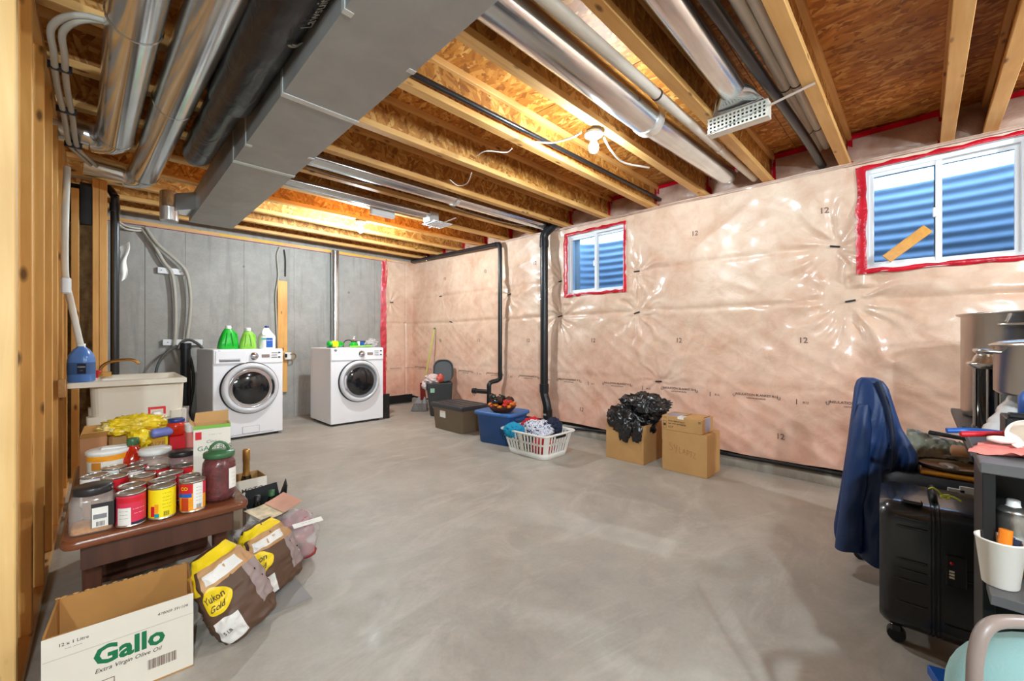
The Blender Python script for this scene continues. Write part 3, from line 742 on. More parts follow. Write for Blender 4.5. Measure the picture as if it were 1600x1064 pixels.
for z in (-.042, -.021, 0, .021, .042): g.box(-.0055, -.0005, -.155, .155, z-.0045, z+.0045)
g.build('grille', M['pvc'], t)
MB().beam((-.005, .16, -.046), (-.005, -.36, .035), .022, .0015).build('hanger_strap', M['galv_bright'], t)
pipe_thing('black_pipe', 'black plastic pipe running beside the register box to the wall', 'pipe', [(.9, .62, 2.42), (2.5, .575, 2.435), (3.4, .55, 2.44), (3.88, .535, 2.41)], .027, M['abs'], None, 14, 6)
pipe_thing('drain_pipe', 'white plastic pipe with an orange sticker, left of a twin', 'pipe', [(.9, .535, 2.47), (3.84, .55, 2.53)], .025, M['pvc'], 'twin white pipes', 14, 0, ((.27, .03, simple('orange sticker', C(206, 92, 40), .5)), (.62, .006, M['ink']), (.86, .006, M['ink'])))
pipe_thing('drain_pipe', 'white plastic pipe without sticker, tight against a joist', 'pipe', [(.9, .475, 2.46), (3.84, .505, 2.54)], .026, M['pvc'], 'twin white pipes', 14, 0, ((.62, .006, M['ink']), (.86, .006, M['ink'])))
pipe_thing('black_pipe', 'thin black plastic pipe crossing a joist bay left of the near bulb', 'pipe', [(.9, 1.84, 2.44), (3.9, 1.83, 2.475)], .016, M['abs'], None, 12)
# far bays
t = thing('round_duct', 'silver oval duct along the fourth bay, reaching the tall black pipe', 'duct', (.9, 3.21, 2.43))
MB().tube([(0, 0, 0), (2.85, 0, .03)], .058, 20, flat=(.8, 1.25)).build('pipe_section', M['galv'], t)
MB().tube([(1.5, 0, .012), (1.54, 0, .012)], .062, 20, flat=(.8, 1.25)).build('joint', M['galv_bright'], t)
t = thing('floor_register', 'silver duct with small white register in the far joist bay', 'duct', (.9, 3.79, 2.425))
MB().tube([(0, 0, 0), (1.6, 0, .02)], .055, 20, flat=(.8, 1.2)).build('pipe_section', M['galv'], t)
MB().box(1.58, 1.70, -.07, .07, -.06, .05).build('boot', M['galv_bright'], t, bevel=.01)
g = MB().box(1.60, 1.84, -.12, .12, -.060, -.056)
for i in range(7): g.box(1.615+i*.033, 1.633+i*.033, -.11, .11, -.068, -.056)
g.build('grille', M['vinyl'], t)
MB().box(1.0, 1.26, .085, .145, -.075, .03).build('taped_sleeve', M['filter'], t, bevel=.01)
MB().beam((1.72, -.34, -.06), (1.72, .16, -.07), .02, .0015, (0, 0, 1)).build('hanger_strap', M['galv_bright'], t)
def cable(label, pts, r, mat, name='cable', group=None, n=8):
    pts = [Vector(p) for p in pts]; o = pts[0].copy()
    ob = MB().tube(catmull([p-o for p in pts], 8), r, n).build(name, mat, None); ob.location = o
    return tag(ob, label, 'cable', group)
Z = 2.425
cable('pale cable stapled along the joists behind the near bulb', [P(480, 262, Z=Z), P(553, 283, Z=Z), P(640, 293, Z=Z), P(690, 312, Z=Z), P(720, 328, Z=Z), P(800, 350, Z=Z), P(842, 352, Z=Z)], .006, M['cable_grey'])
cable('white cable looping from the near lampholder to its left', [P(837, 222, Z=2.36), P(862, 223, Z=2.355), P(890, 216, Z=2.36), P(908, 207, Z=2.375)], .006, M['cable_white'])
cable('thick white cable from the near lampholder towards the wall', [P(944, 216, Z=2.375), P(955, 235, Z=2.36), P(975, 254, Z=2.37), P(1014, 262, Z=2.40)], .0075, M['cable_white'])
cable('thin white wire end dangling from a joist, higher one', [P(745, 243, Z=2.36), P(760, 236, Z=2.37), P(790, 238, Z=2.375), P(800, 232, Z=2.39)], .004, M['cable_white'])
cable('thin white wire end dangling from a joist, lower one', [P(703, 281, Z=2.38), P(716, 290, Z=2.37), P(730, 286, Z=2.37), P(737, 270, Z=2.39)], .004, M['cable_white'])
# bulbs
def bulb_fixture(label, x, y, zt, mat):
    t = thing('ceiling_bulb', label, 'light bulb', (x, y, zt))
    MB().lathe([(.0, 0), (.05, 0), (.05, -.014), (0.0, -.014)], 20).build('junction_plate', M['grey'], t)
    MB().lathe([(.055, -.014), (.058, -.02), (.056, -.030), (.034, -.036), (.026, -.05), (.0, -.05)], 24).build('lampholder', M['porcelain'], t)
    MB().lathe([(.0135, -.048), (.014, -.06), (.02, -.073), (.028, -.088), (.031, -.103), (.029, -.117), (.021, -.130), (.010, -.137), (.0, -.1385)], 16, caps=(True, False)).build('bulb', mat, t)
    return t
bulb_fixture('bare lit bulb in a white lampholder, the nearer one with looping cables', 2.165, 1.445, zj(1.44)-.002, M['bulb'])
bulb_fixture('bare lit bulb on a far joist above the dryer', 2.06, 4.48, zj(4.48)-.002, M['bulb_far'])
# unseen bulbs: first two added as fill light, the third follows cast shadows
def pendant(label, x, y, z):
    t = bulb_fixture(label, x, y, z, M['bulb_fill']); MB().tube([(0, 0, -.01), (0, 0, zj(y)-z)], .005, 8).build('cord', M['cable_black'], t)
pendant('added fill bulb on a cord behind the camera on the right, out of view', -.25, -.95, 1.98)
pendant('added fill bulb on a cord behind the camera on the left, out of view', -.95, -1.7, 2.0)
pendant('bare lit bulb on a short cord behind the right foreground, out of view', 2.7, -2.0, 2.22)
# tall black drain pipes on the right wall
t = thing('drain_pipe', 'tall thick black drain pipe standing left of the small window', 'pipe', (3.745, 3.20, 0))
MB().tube([(0, 0, .50), (0, 0, 2.28)], .046, 20).build('pipe_run', M['abs'], t)
MB().tube(catmull([(0, 0, 2.26), (0, 0, 2.33), (.01, -.03, 2.38), (.03, -.09, 2.43), (.05, -.16, 2.50)], 5), .05, 20).build('elbow', M['abs'], t)
MB().tube([(0, 0, 2.20), (0, 0, 2.28)], .054, 20).build('coupling', M['abs'], t)
MB().tube([(0, 0, .46), (0, 0, .56)], .055, 20).build('coupling', M['abs'], t)
MB().tube(catmull([(0, 0, .48), (0, -.005, .43), (.0, -.03, .36), (.0, -.05, .28), (.0, -.055, .22)], 5), .05, 20).build('elbow', M['abs'], t)
MB().tube([(0, -.055, .16), (0, -.055, .26)], .056, 20).build('coupling', M['abs'], t)
MB().tube([(0, -.055, .0), (0, -.055, .2)], .046, 20).build('pipe_run', M['abs'], t)
MB().text('ABS', .03, lambda x, y: Vector((-.057, -.055-x, .205+y)), 0, .01).build('white_print', M['cable_white'], t)
t = thing('drain_pipe', 'thin black drain pipe with a trap, running along the wall top', 'pipe', (3.755, 3.98, 0))
MB().tube(catmull([(0, .0, .60), (0, .0, 1.5), (0, 0, 2.27), (0, .03, 2.355), (.0, .10, 2.375), (0, 1.0, 2.40), (0, 2.2, 2.435)], 8), .028, 16).build('pipe_run', M['abs'], t)
MB().tube([(0, .06, 2.372), (0, .14, 2.376)], .034, 16).build('coupling', M['abs'], t)
MB().tube([(0, .12, 2.42), (0, .125, 2.34)], .006, 6).build('hanger_clip', M['galv_bright'], t)
MB().tube([(0, 1.75, 2.46), (0, 1.76, 2.38)], .006, 6).build('hanger_clip', M['galv_bright'], t)
MB().tube(catmull([(0, 0, .66), (0, 0, .58), (-.03, .03, .545), (-.09, .06, .53), (-.13, .07, .50), (-.135, .07, .42), (-.135, .07, .02)], 6), .03, 16).build('trap', M['abs'], t)
MB().tube([(-.135, .07, .40), (-.20, .30, .40)], .03, 16).build('side_arm', M['abs'], t)
MB().tube([(-.19, .27, .40), (-.205, .32, .40)], .038, 16).build('cleanout_cap', M['abs'], t)
# pipes and cables at the left
t = thing('drain_pipe', 'black vertical pipe at the end of the stud wall behind the tub', 'pipe', (.072, 4.66, 0))
MB().tube(catmull([(0, 0, 0), (0, 0, 1.2), (0, 0, 2.16), (-.005, .0, 2.26), (-.04, .03, 2.33)], 6), .0275, 16).build('pipe_run', M['abs'], t)
MB().tube([(0, 0, 2.13), (0, 0, 2.2)], .033, 16).build('coupling', M['abs'], t)
tag(MB().grid(lambda u, v: Vector((.10+.06*u*(1-.3*v)+.008*math.sin(v*9), 4.72+.015*math.sin(u*5+v*4), 1.86-.30*v+.05*u)), 6, 14).build('paper_sheet', M['filter']), 'crumpled white paper hanging behind the black pipe by the studs', 'paper')
xx = -.15
t = thing('conduit', 'thin white plastic conduit bent towards the blue jug', 'pipe', P(105, 262, X=xx))
pts = [P(105, 262, X=xx), P(102, 330, X=xx), P(101, 400, X=xx-.004), P(103, 440, X=xx), P(110, 470, X=-.135), P(131, 562, Y=3.70)]
o = Vector(t.location); MB().tube(catmull([p-o for p in pts], 6), .016, 12).build('pipe_run', M['pvc'], t)
p = P(103, 446, X=xx+.01)-o; MB().box(p.x-.02, p.x+.02, p.y-.02, p.y+.02, p.z-.045, p.z+.045).build('coupler_box', M['vinyl'], t, bevel=.008)
for i, dx in enumerate((0, .03)):
    q = [(-.12+dx+.25, 2.25, 2.335), (-.12+dx+.07, 2.28, 2.33), (-.135+dx, 2.36, 2.29), (-.14+dx, 2.5, 2.25), (-.145+dx, 2.75, 2.24), (-.14+dx, 3.1, 2.24), (-.135+dx, 3.5, 2.22), (-.10+dx, 3.9, 2.29), (.0+dx, 4.3, 2.30)]
    cable('grey cable bundle strapped along the stud wall top, %s strand' % ('left' if i == 0 else 'right'), q, .012, M['cable_grey'], 'cable', 'strapped grey cables')
for i, (yy, xx, zz) in enumerate(((2.6, -.128, 2.245), (3.05, -.128, 2.24), (3.5, -.12, 2.22))):
    tag(MB().tube([(xx-.032, yy-.006, zz), (xx-.032, yy+.006, zz)], .001, 4).box(xx-.036, xx+.036, yy-.006, yy+.006, zz-.016, zz+.016).build('cable_strap', M['abs'], bevel=.003), 'black strap round the two grey cables, %s of three' % ('nearest', 'middle', 'farthest')[i], 'strap', 'black cable straps')
# ------------------------------------------------------------------ laundry end of the room
def front_loader(kind, label, loc, rz, W_, D_, H_, dc, rng, rgl):
    t = thing(kind, label, 'washer' if kind == 'washing_machine' else 'dryer', loc, rz)
    b = MB().stack([(.03, rrect(W_, D_, .012, 3, W_/2, D_/2)), (H_-.012, rrect(W_, D_, .012, 3, W_/2, D_/2)), (H_-.003, rrect(W_-.006, D_-.006, .012, 3, W_/2, D_/2)), (H_, rrect(W_-.02, D_-.02, .012, 3, W_/2, D_/2))], 0, False)
    b.build('cabinet', M['enamel'], t)
    for sx in (.05, W_-.05):
        for sy in (.06, D_-.06): MB().lathe([(.02, 0), (.02, .03)], 10, (sx, sy, 0)).build('foot', M['rubber'], t)
    MB().box(.01, W_-.01, .01, D_-.01, .022, .03).build('base_shadow_gap', M['grey'], t)
    fx = lambda x, y: Vector((x, -.001, y))
    # control panel
    pz = H_-.165
    MB().stack([(0, rrect(W_-.012, .15, .012, 3, W_/2, pz+.082)), (.008, rrect(W_-.012, .15, .012, 3, W_/2, pz+.082)), (.010, rrect(W_-.018, .144, .012, 3, W_/2, pz+.082))], 0, False, M=Matrix(((1, 0, 0, 0), (0, 0, -1, 0), (0, 1, 0, 0), (0, 0, 0, 1)))).build('control_panel', M['enamel'], t)
    f = -.0105; front = lambda x, y: Vector((x, f-.0006, y))
    kx = .43*W_ if kind == 'dryer' else .50*W_; kx = .56*W_ if kind == 'washing_machine' else .56*W_; kz = pz+.085
    RM = Matrix(((1, 0, 0, 0), (0, 0, -1, 0), (0, 1, 0, 0), (0, 0, 0, 1)))
    def disc(name, prof, x, z, mat, n=28, sy=f): MB().lathe([(r, h-sy) for r, h in prof], n, (x, z, 0), M=RM).build(name, mat, t)
    disc('dial', [(.042, 0), (.042, .006), (.030, .010), (.028, .026), (.024, .03), (.0, .03)], kx, kz, M['chrome'])
    MB().box(kx+.075, kx+.155, f-.002, f, kz-.018, kz+.018).build('display', M['display'], t)
    for k in range(3): MB().box(kx+.175, kx+.235, f-.003, f, kz+.030-k*.026, kz+.039-k*.026).build('button', M['grey'], t, bevel=.001)
    for k in range(2): MB().box(W_-.055, W_-.030, f-.003, f, kz-.024+k*.052, kz-.008+k*.052).build('button', M['charcoal'], t, bevel=.001)
    tx = MB()
    for k in range(5): tx.text('------', .010, lambda x, y, k=k: front(kx-.075+x, kz+.034-k*.017+y))
    for k in range(4): tx.text('- ---', .009, lambda x, y, k=k: front(kx+.25+x, kz+.034-k*.02+y))
    tx.text('- - --', .012, lambda x, y: front(.31*W_+x, kz+.05+y)); tx.build('panel_print', M['grey'], t)
    disc('badge', [(.017, 0), (.017, .003), (.0, .003)], .055, kz+.052, M['grey'], 18)
    if kind == 'washing_machine':
        MB().box(.022, .295*W_+.10, f-.006, f, pz+.012, pz+.148).build('detergent_drawer', M['enamel'], t, bevel=.003)
        MB().box(.055, .055+.19, f-.0075, f-.006, pz+.030, pz+.062).build('drawer_grip', M['grey'], t)
        MB().box(.058, .242, f-.011, f-.0075, pz+.050, pz+.064).build('drawer_lip', M['ring'], t)
        MB().box(.10, W_-.10, -.004, 0, .047, .049).build('kick_line', M['grey'], t)
        fp = MB(); fp.box(.40*W_, .40*W_+.16, -.004, 0, .055, .125); fp.build('filter_flap', M['enamel'], t, bevel=.006)
        o2 = MB(); o2.box(.40*W_-.003, .40*W_+.163, -.002, 0, .053, .128); o2.build('flap_seam', M['grey'], t)
    else:
        tx = MB().text('- ----', .012, lambda x, y: front(.07+x, kz-.05+y)); tx.build('panel_print', M['grey'], t)
    # door
    dx, dz = dc
    disc('door_seal', [(rng+.012, 0), (rng+.012, .012), (rng-.01, .02)], dx, dz, M['ring_dark'], 56, 0)
    disc('door_ring', [(rng-.012, .01), (rng, .020), (rng+.002, .034), (rng-.012, .050), (rng-.05, .060), (rgl+.022, .052), (rgl+.004, .040), (rgl-.004, .028)], dx, dz, M['ring'], 56, 0)
    disc('glass_rim', [(rgl+.010, .044), (rgl+.006, .050), (rgl-.006, .040), (rgl-.010, .03)], dx, dz, M['chrome'] if kind == 'washing_machine' else M['grey'], 56, 0)
    disc('door_glass', [(rgl-.002, .034), (rgl-.03, .046), (rgl*.6, .058), (rgl*.25, .063), (0, .064)], dx, dz, M['door_glass'], 48, 0)
    hs = 1 if kind == 'washing_machine' else -1
    hp = []
    for k in range(9):
        a = -.42+.84*k/8; hp.append((dx+hs*(rng-.055)*math.cos(a), -.058, dz+(rng-.055)*math.sin(a)))
    MB().tube(hp, [.006]+[.016]*7+[.006], 10, flat=(.6, 1.0)).build('door_handle', M['ring_dark'] if hs > 0 else M['ring'], t)
    return t
front_loader('washing_machine', 'white front-loading washing machine with a smoked round door, green bottles on top', (.818, 5.262, 0), math.radians(3), .68, .74, .985, (.345, .555), .275, .205)
front_loader('dryer', 'white front-loading dryer with clutter on top, before the silver vent pipe', (2.012, 5.205, 0), 0, .705, .71, .985, (.365, .552), .265, .208)

def bottle_detergent(label, loc, rz, mat, capmat, w=.20, d=.11, h=.215):
    t = thing('detergent_bottle', label, 'bottle', loc, rz)
    MB().stack([(0, rrect(w*.92, d*.9, .03, 4)), (.008, rrect(w, d, .032, 4)), (h*.35, rrect(w*.93, d*.95, .034, 4)), (h*.62, rrect(w*.76, d*.82, .036, 4)), (h*.85, rrect(w*.56, d*.62, .034, 4)), (h*.96, rrect(w*.40, d*.48, .026, 4)), (h, rrect(w*.34, d*.44, .022, 4))]).build('body', mat, t)
    sg = MB()
    for sx in (-1, 1): sg.tube([(sx*w*.20, -d*.50, .03), (sx*w*.16, -d*.50, h*.4), (sx*w*.10, -d*.36, h*.78)], .008, 8)
    sg.build('moulded_rib', mat, t)
    MB().tube([(w*.18, 0, h*.93), (w*.40, 0, h*.72), (w*.44, 0, h*.45)], .012, 8).build('grip', mat, t)
    MB().lathe([(.030, h-.004), (.031, h+.02), (.027, h+.034), (.0, h+.034)], 18).build('cap', capmat, t)
    return t
def on(u, v, z): p = P(u, v, Z=z); return p
zt = .986
t = bottle_detergent('dark green detergent bottle with a white cap on the washer', (.985, 5.43, zt), .1, M['green'], M['white_plastic'], .195, .11, .225)
t['group'] = 'detergent bottles on the washer'
MB().lathe([(.011, .0), (.011, .012), (0, .012)], 10, (.028, 0, .247)).build('pour_spout', M['dark'], t)
t = bottle_detergent('lime green detergent bottle with a white cap, beside the dark green one', (1.165, 5.40, zt), -.05, M['lime'], M['white_plastic'], .165, .10, .205)
t['group'] = 'detergent bottles on the washer'
t = thing('bleach_jug', 'white bleach jug with a blue label and blue cap on the washer', 'jug', (1.36, 5.42, zt), .1)
MB().stack([(0, rrect(.15, .12, .03, 4)), (.006, rrect(.165, .13, .035, 4)), (.135, rrect(.165, .13, .035, 4)), (.15, rrect(.155, .12, .035, 4)), (.20, rrect(.085, .085, .035, 4)), (.235, rrect(.045, .045, .02, 4)), (.245, rrect(.042, .042, .02, 4))]).build('body', M['white_plastic'], t)
MB().tube(catmull([(-.035, -.04, .238), (-.058, -.05, .20), (-.062, -.055, .165), (-.03, -.062, .150)], 5), .011, 10).build('handle', M['white_plastic'], t)
MB().box(-.028, .040, -.0668, -.065, .015, .125).build('label', M['label_blue'], t)
MB().text('BLEACH', .016, lambda x, y: Vector((.006+x, -.0675, .095+y)), 0, .01).text('- --- -', .012, lambda x, y: Vector((.006+x, -.0675, .06+y))).build('label_print', M['lab_white'], t)
MB().box(-.08, -.03, -.0665, -.0655, .10, .124).build('corner_label', simple('teal corner label', C(90, 170, 150), .5), t)
MB().lathe([(.023, .243), (.023, .262), (.018, .266), (0, .266)], 16).build('cap', M['cap_blue'], t)
# clutter on the dryer
zt = .986
t = thing('spray_bottle', 'bright green bottle lying on the dryer top', 'bottle', (2.20, 5.50, zt+.045), .25)
MB().lathe([(.02, -.13), (.042, -.12), (.044, .02), (.036, .06), (.018, .085), (.018, .11)], 18, M=Matrix.Rotation(PI/2, 4, 'Y')).build('body', M['green'], t)
MB().lathe([(.0445, -.085), (.0445, .0)], 18, caps=(False, False), M=Matrix.Rotation(PI/2, 4, 'Y')).build('label', M['lab_yellow'], t)
tag(MB().blob((2.40, 5.42, zt+.035), (.06, .05, .04), 4, .2, 2.5, 3, flatz=zt+.001).build('sponge', M['green']), 'round bright green scrubber on the dryer', 'sponge')
tag(MB().beam((2.30, 5.30, zt+.014), (2.62, 5.36, zt+.02), .03, .02).build('scrub_brush', M['lime'], bevel=.006), 'flat lime handled brush lying along the dryer edge', 'brush')
t = thing('soap_bottle', 'small clear soap pump bottle at the back of the dryer', 'bottle', (2.49, 5.62, zt))
MB().lathe([(.03, 0), (.034, .01), (.034, .07), (.022, .09), (.012, .10), (.012, .115)], 16).build('body', M['lab_brown'], t)
MB().lathe([(.014, .112), (.014, .13), (.005, .134), (.005, .15), (.0, .15)], 12).tube([(0, 0, .15), (.0, -.035, .148)], .006, 8).build('pump', M['white_plastic'], t)
t = thing('storage_tray', 'dark purple edged tray of small boxes on the dryer', 'tray', (2.555, 5.52, zt))
MB().box(-.12, .12, -.07, .07, 0, .006).box(-.12, .12, .064, .07, 0, .09).box(-.12, -.114, -.07, .07, 0, .09).box(.114, .12, -.07, .07, 0, .05).build('tray', simple('plum plastic', C(70, 54, 78), .5), t)
tag(MB().box(2.475, 2.51, 5.47, 5.50, zt+.007, zt+.085).build('carton', M['lab_white'], bevel=.002), 'slim white carton standing in the tray on the dryer', 'box')
tag(MB().box(2.525, 2.575, 5.47, 5.51, zt+.007, zt+.075).build('carton', M['label_blue'], bevel=.002), 'small blue carton standing in the tray on the dryer', 'box')
tag(MB().blob((2.65, 5.42, zt+.055), (.085, .07, .06), 9, .25, 3, 4, .12, 7, flatz=zt+.001).build('plastic_bag', M['clear_bag']), 'crumpled whitish plastic bag at the right of the dryer top', 'bag')
tag(MB().tube(catmull([(2.33, 5.6, zt+.006), (2.35, 5.6, zt+.08), (2.42, 5.61, zt+.10), (2.46, 5.6, zt+.07), (2.465, 5.6, zt+.006)], 5), .006, 8).build('wire_handle', M['dark']), 'thin dark curved handle behind the green scrubber on the dryer', 'handle')
tag(MB().box(2.05, 2.14, 5.36, 5.44, zt, zt+.012).build('cloth', M['clothnavy'], bevel=.004), 'flat dark cloth on the left edge of the dryer', 'cloth')
# vent pipe behind the dryer
t = thing('vent_pipe', 'vertical shiny silver vent pipe on the concrete behind the dryer', 'pipe', (2.475, 6.24, 0))
MB().tube([(0, 0, .6), (0, 0, 1.72)], .053, 20).build('pipe_section', M['galv'], t); MB().tube([(0, 0, 1.70), (0, 0, 2.43)], .056, 20).build('pipe_section', M['galv'], t)
MB().box(-.02, .02, .045, .09, 2.36, 2.40).build('wall_clip', M['dark'], t)
MB().tube([(0, 0, .3), (0, 0, .62)], .055, 20).build('flexible_tail', M['galv_duct'], t)
tag(MB().box(2.745, 2.83, 5.24, 5.27, 0, .34).build('black_board', M['dark'], bevel=.003), 'narrow black board standing on the floor at the right of the dryer', 'board')
# wood strip, cables, outlet between the machines
YB = BY-.004
t = thing('wall_batten', 'orange wood strip screwed to the concrete between washer and dryer', 'strip', (1.775, YB-.02, .36))
MB().box(-.06, .06, -.018, .016, 0, 1.55).build('batten', M['pine_z'], t, bevel=.002)
p = lambda u, v, dy=.02: P(u, v, Y=YB-dy)
cable('pale cable stapled to the concrete left of the wood strip', [p(437, 386), p(433, 400), p(435, 430), p(431, 460), p(432, 500), p(434, 545)], .010, M['cable_grey'])
cable('dark thin cable running into the wood strip', [p(444, 390), p(446, 405), p(446, 432)], .008, M['cable_black'])
t = thing('wall_outlet', 'small outlet box with brass valve beside the washer top', 'outlet', p(450, 556, .07))
MB().box(-.045, .035, -.03, .03, -.05, .05).build('box', M['white_plastic'], t, bevel=.005)
MB().box(-.05, -.02, -.045, -.03, -.02, .03).build('plug', M['dark'], t, bevel=.005)
MB().tube(catmull([(.02, -.03, .02), (.06, -.04, .03), (.09, -.03, .0), (.07, -.03, -.04), (.02, -.03, -.05)], 6), .008, 8).build('valve_pipe', M['brass'], t)
# hoses and brackets left of the washer
q = lambda u, v, dy=.05: P(u, v, Y=YB-dy)
def bracket(label, ua, ub, v):
    a = q(ua, v, .02); b = q(ub, v, .02)
    t = thing('hose_bracket', label, 'bracket', (a.x, a.y, a.z), 0, 'white hose brackets')
    MB().box(0, b.x-a.x, -.02, .016, -.035, .035).build('board', M['vinyl'], t, bevel=.003)
    for fx in (.12, .8): MB().lathe([(.006, 0), (.006, .004)], 8, ((b.x-a.x)*fx, 0, .018), M=Matrix(((1, 0, 0, 0), (0, 0, -1, -.016), (0, 1, 0, 0), (0, 0, 0, 1)))).build('screw', M['grey'], t)
bracket('white bracket board on the concrete, upper one under the hoses', 246, 291, 422); bracket('white bracket board on the concrete, lower one beside the washer', 254, 316, 535)
h1 = [(222, 358), (240, 382), (255, 408), (267, 424), (272, 445), (274.5, 480), (274, 520), (272, 545), (279, 566)]
h2 = [(228, 356), (245, 380), (270, 402), (288, 420), (295, 440), (298, 470), (296, 500), (292, 530)]
cable('ribbed grey hose, left one dropping over both white brackets', [q(*a) for a in h1], .019, M['cable_grey'], 'water_hose', None, 12)
cable('ribbed grey hose, right one ending at the black standpipe', [q(*a, .075) for a in h2], .019, M['cable_grey'], 'water_hose', None, 12)
cable('pair of white cables running under the joists to the hoses, upper', [q(184, 345), q(195, 352), q(210, 356), q(225, 357)], .012, M['cable_white']); cable('pair of white cables running under the joists to the hoses, lower', [q(184, 350), q(195, 357), q(210, 360), q(222, 360)], .012, M['cable_white'])
t = thing('standpipe', 'black vertical standpipe between the tub and the washer', 'pipe', (.70, 6.20, 0))
MB().tube([(0, 0, 0), (0, 0, 1.03)], .05, 18).build('pipe_run', M['abs'], t); MB().tube([(0, 0, .98), (0, 0, 1.05)], .057, 18).build('coupling', M['abs'], t)
cable('grey drain hose arching from the standpipe to the washer', [q(278, 545, .14), q(284, 535, .14), q(296, 531, .16), q(310, 538, .2), q(322, 552, .3)], .016, simple('dark grey hose', C(96, 92, 90), .4), 'water_hose', None, 12)
cable('dark grey hose drooping left from the standpipe', [q(284, 540, .12), q(268, 545, .12), q(252, 560, .12), q(244, 580, .12), q(243, 610, .12)], .014, simple('dark grey hose b', C(92, 92, 90), .4), 'water_hose', None, 12)
cable('black hose drooping behind the right side of the tub', [q(292, 545, .12), q(300, 570, .14), q(302, 600, .14), q(296, 640, .14)], .016, M['cable_black'], 'water_hose', None, 12)
# laundry tub
SX0, SX1, SY0, SY1, SZ = -.150, .398, 3.45, 4.10, .835
t = thing('laundry_tub', 'cream plastic laundry tub standing against the stud wall', 'sink', ((SX0+SX1)/2, (SY0+SY1)/2, 0))
w, d_ = SX1-SX0, SY1-SY0
tb = MB()
ro = lambda ww, dd, r, z: [(x, y, z) for x, y in rrect(ww, dd, r, 5, .03, 0)]
def trans(ww, dd, r, z, cx=0): return [(x, y, z) for x, y in rrect(ww, dd, r, 5, cx, 0)]
tb.loft([trans(.40, .48, .06, .565, .05), trans(.43, .52, .05, .58, .045), trans(.445, .54, .05, SZ-.035, .045), trans(w-.02, d_-.02, .012, SZ-.034), trans(w, d_, .012, SZ-.030), trans(w, d_, .012, SZ-.004), trans(w-.01, d_-.01, .012, SZ), trans(.44, .50, .05, SZ, .045), trans(.43, .49, .05, SZ-.02, .045), trans(.38, .44, .06, .64, .045)], 0, False, (True, True))
tb.build('basin', M['sink'], t, bevel=.0)
lg_ = MB()
for sx in (-.15, .235):
    for sy in (-.24, .24): MB().stack([(0, rrect(.05, .05, .012, 2, sx, sy)), (.62, rrect(.085, .085, .012, 2, sx, sy))]).build('leg', M['sink'], t)
MB().box(-.15, .235, -.245, -.235, .28, .60).build('skirt', M['sink'], t)
MB().lathe([(.03, .30), (.03, .60)], 14, (.045, 0, 0)).build('drain', M['abs'], t)
fz = SZ
fc = MB().tube(catmull([(-.13, .18, fz), (-.13, .18, fz+.06), (-.08, .17, fz+.10), (.02, .14, fz+.11), (.06, .13, fz+.08)], 5), .010, 10).box(-.18, -.08, .15, .21, fz, fz+.03)
fc.build('faucet', M['brass'], t)
for dy in (.05, .12): MB().lathe([(.008, 0), (.008, .03), (.024, .032), (.024, .045), (.0, .047)], 12, (-.15, dy, fz)).build('tap_handle', M['lab_red'], t)
tag(MB().box(LX, LX+.03, 3.40, 3.45, .76, .86).build('ledger_block', M['pine_y'], bevel=.002), 'short wood block on the studs at the left end of the tub', 'block')
t = thing('cleaner_jug', 'blue jug of cleaner on the left rim of the laundry tub', 'jug', (-.088, 3.53, SZ), -.5)
MB().stack([(0, rrect(.095, .085, .03, 4)), (.006, rrect(.108, .095, .03, 4)), (.13, rrect(.108, .095, .03, 4)), (.16, rrect(.098, .088, .03, 4)), (.19, rrect(.07, .065, .028, 4)), (.205, rrect(.04, .04, .019, 4)), (.212, rrect(.034, .034, .016, 4))]).build('body', simple('blue cleaner bottle', C(84, 128, 196), .25, coat=.3), t)
MB().stack([(.045, rrect(.1095, .0965, .03, 4)), (.115, rrect(.1095, .0965, .03, 4))], caps=(False, False)).build('label', simple('slate label', C(58, 92, 140), .5), t)
MB().box(.008, .050, -.0500, -.0485, .05, .110).build('label_panel', M['clothnavy'], t)
MB().text('CLEAN', .012, lambda x, y: Vector((.029+x, -.0508, .09+y)), 0, .01).text('----', .01, lambda x, y: Vector((.029+x, -.0508, .07+y))).build('label_print', M['lab_white'], t)
MB().lathe([(.018, .210), (.018, .226), (0, .227)], 14).build('cap', M['white_plastic'], t)
# ------------------------------------------------------------------ dark table with food at the left
TZ = .45
TX0, TX1, TY0, TY1 = -.095, .412, 1.872, 3.02
tw, td = TX1-TX0, TY1-TY0; tcx, tcy = (TX0+TX1)/2, (TY0+TY1)/2
t = thing('coffee_table', 'dark brown wooden table crowded with tin cans and jars', 'table', (tcx, tcy, 0))
MB().stack([(TZ-.028, rrect(tw-.008, td-.008, .035, 6)), (TZ-.022, rrect(tw, td, .04, 6)), (TZ-.007, rrect(tw, td, .04, 6)), (TZ, rrect(tw-.014, td-.014, .036, 6))], 0, True).build('table_top', M['brown_wood'], t)
for sy in (-1, 1): MB().box(-tw/2+.05, tw/2-.05, sy*(td/2-.06)-.011, sy*(td/2-.06)+.011, TZ-.115, TZ-.032).build('apron', M['brown_dark'], t)
for sx in (-1, 1): MB().box(sx*(tw/2-.055)-.011, sx*(tw/2-.055)+.011, -td/2+.06, td/2-.06, TZ-.115, TZ-.032).build('apron', M['brown_dark'], t)
for sx in (-1, 1):
    for sy in (-1, 1): MB().stack([(0, rrect(.04, .04, .008, 2, sx*(tw/2-.07), sy*(td/2-.08)+.09*(sy < 0))), (TZ-.032, rrect(.055, .055, .008, 2, sx*(tw/2-.07), sy*(td/2-.08)+.09*(sy < 0)))], 0, False).build('leg', M['brown_dark'], t)
MB().box(-tw/2+.06, tw/2-.06, -td/2+.42, td/2-.07, .12, .138).build('lower_shelf', M['brown_dark'], t)
MB().box(-tw/2+.07, tw/2-.07, -td/2+.44, td/2-.1, .138, .31).build('shelf_drawer', M['brown_dark'], t, bevel=.004)
ZT = TZ+.0005
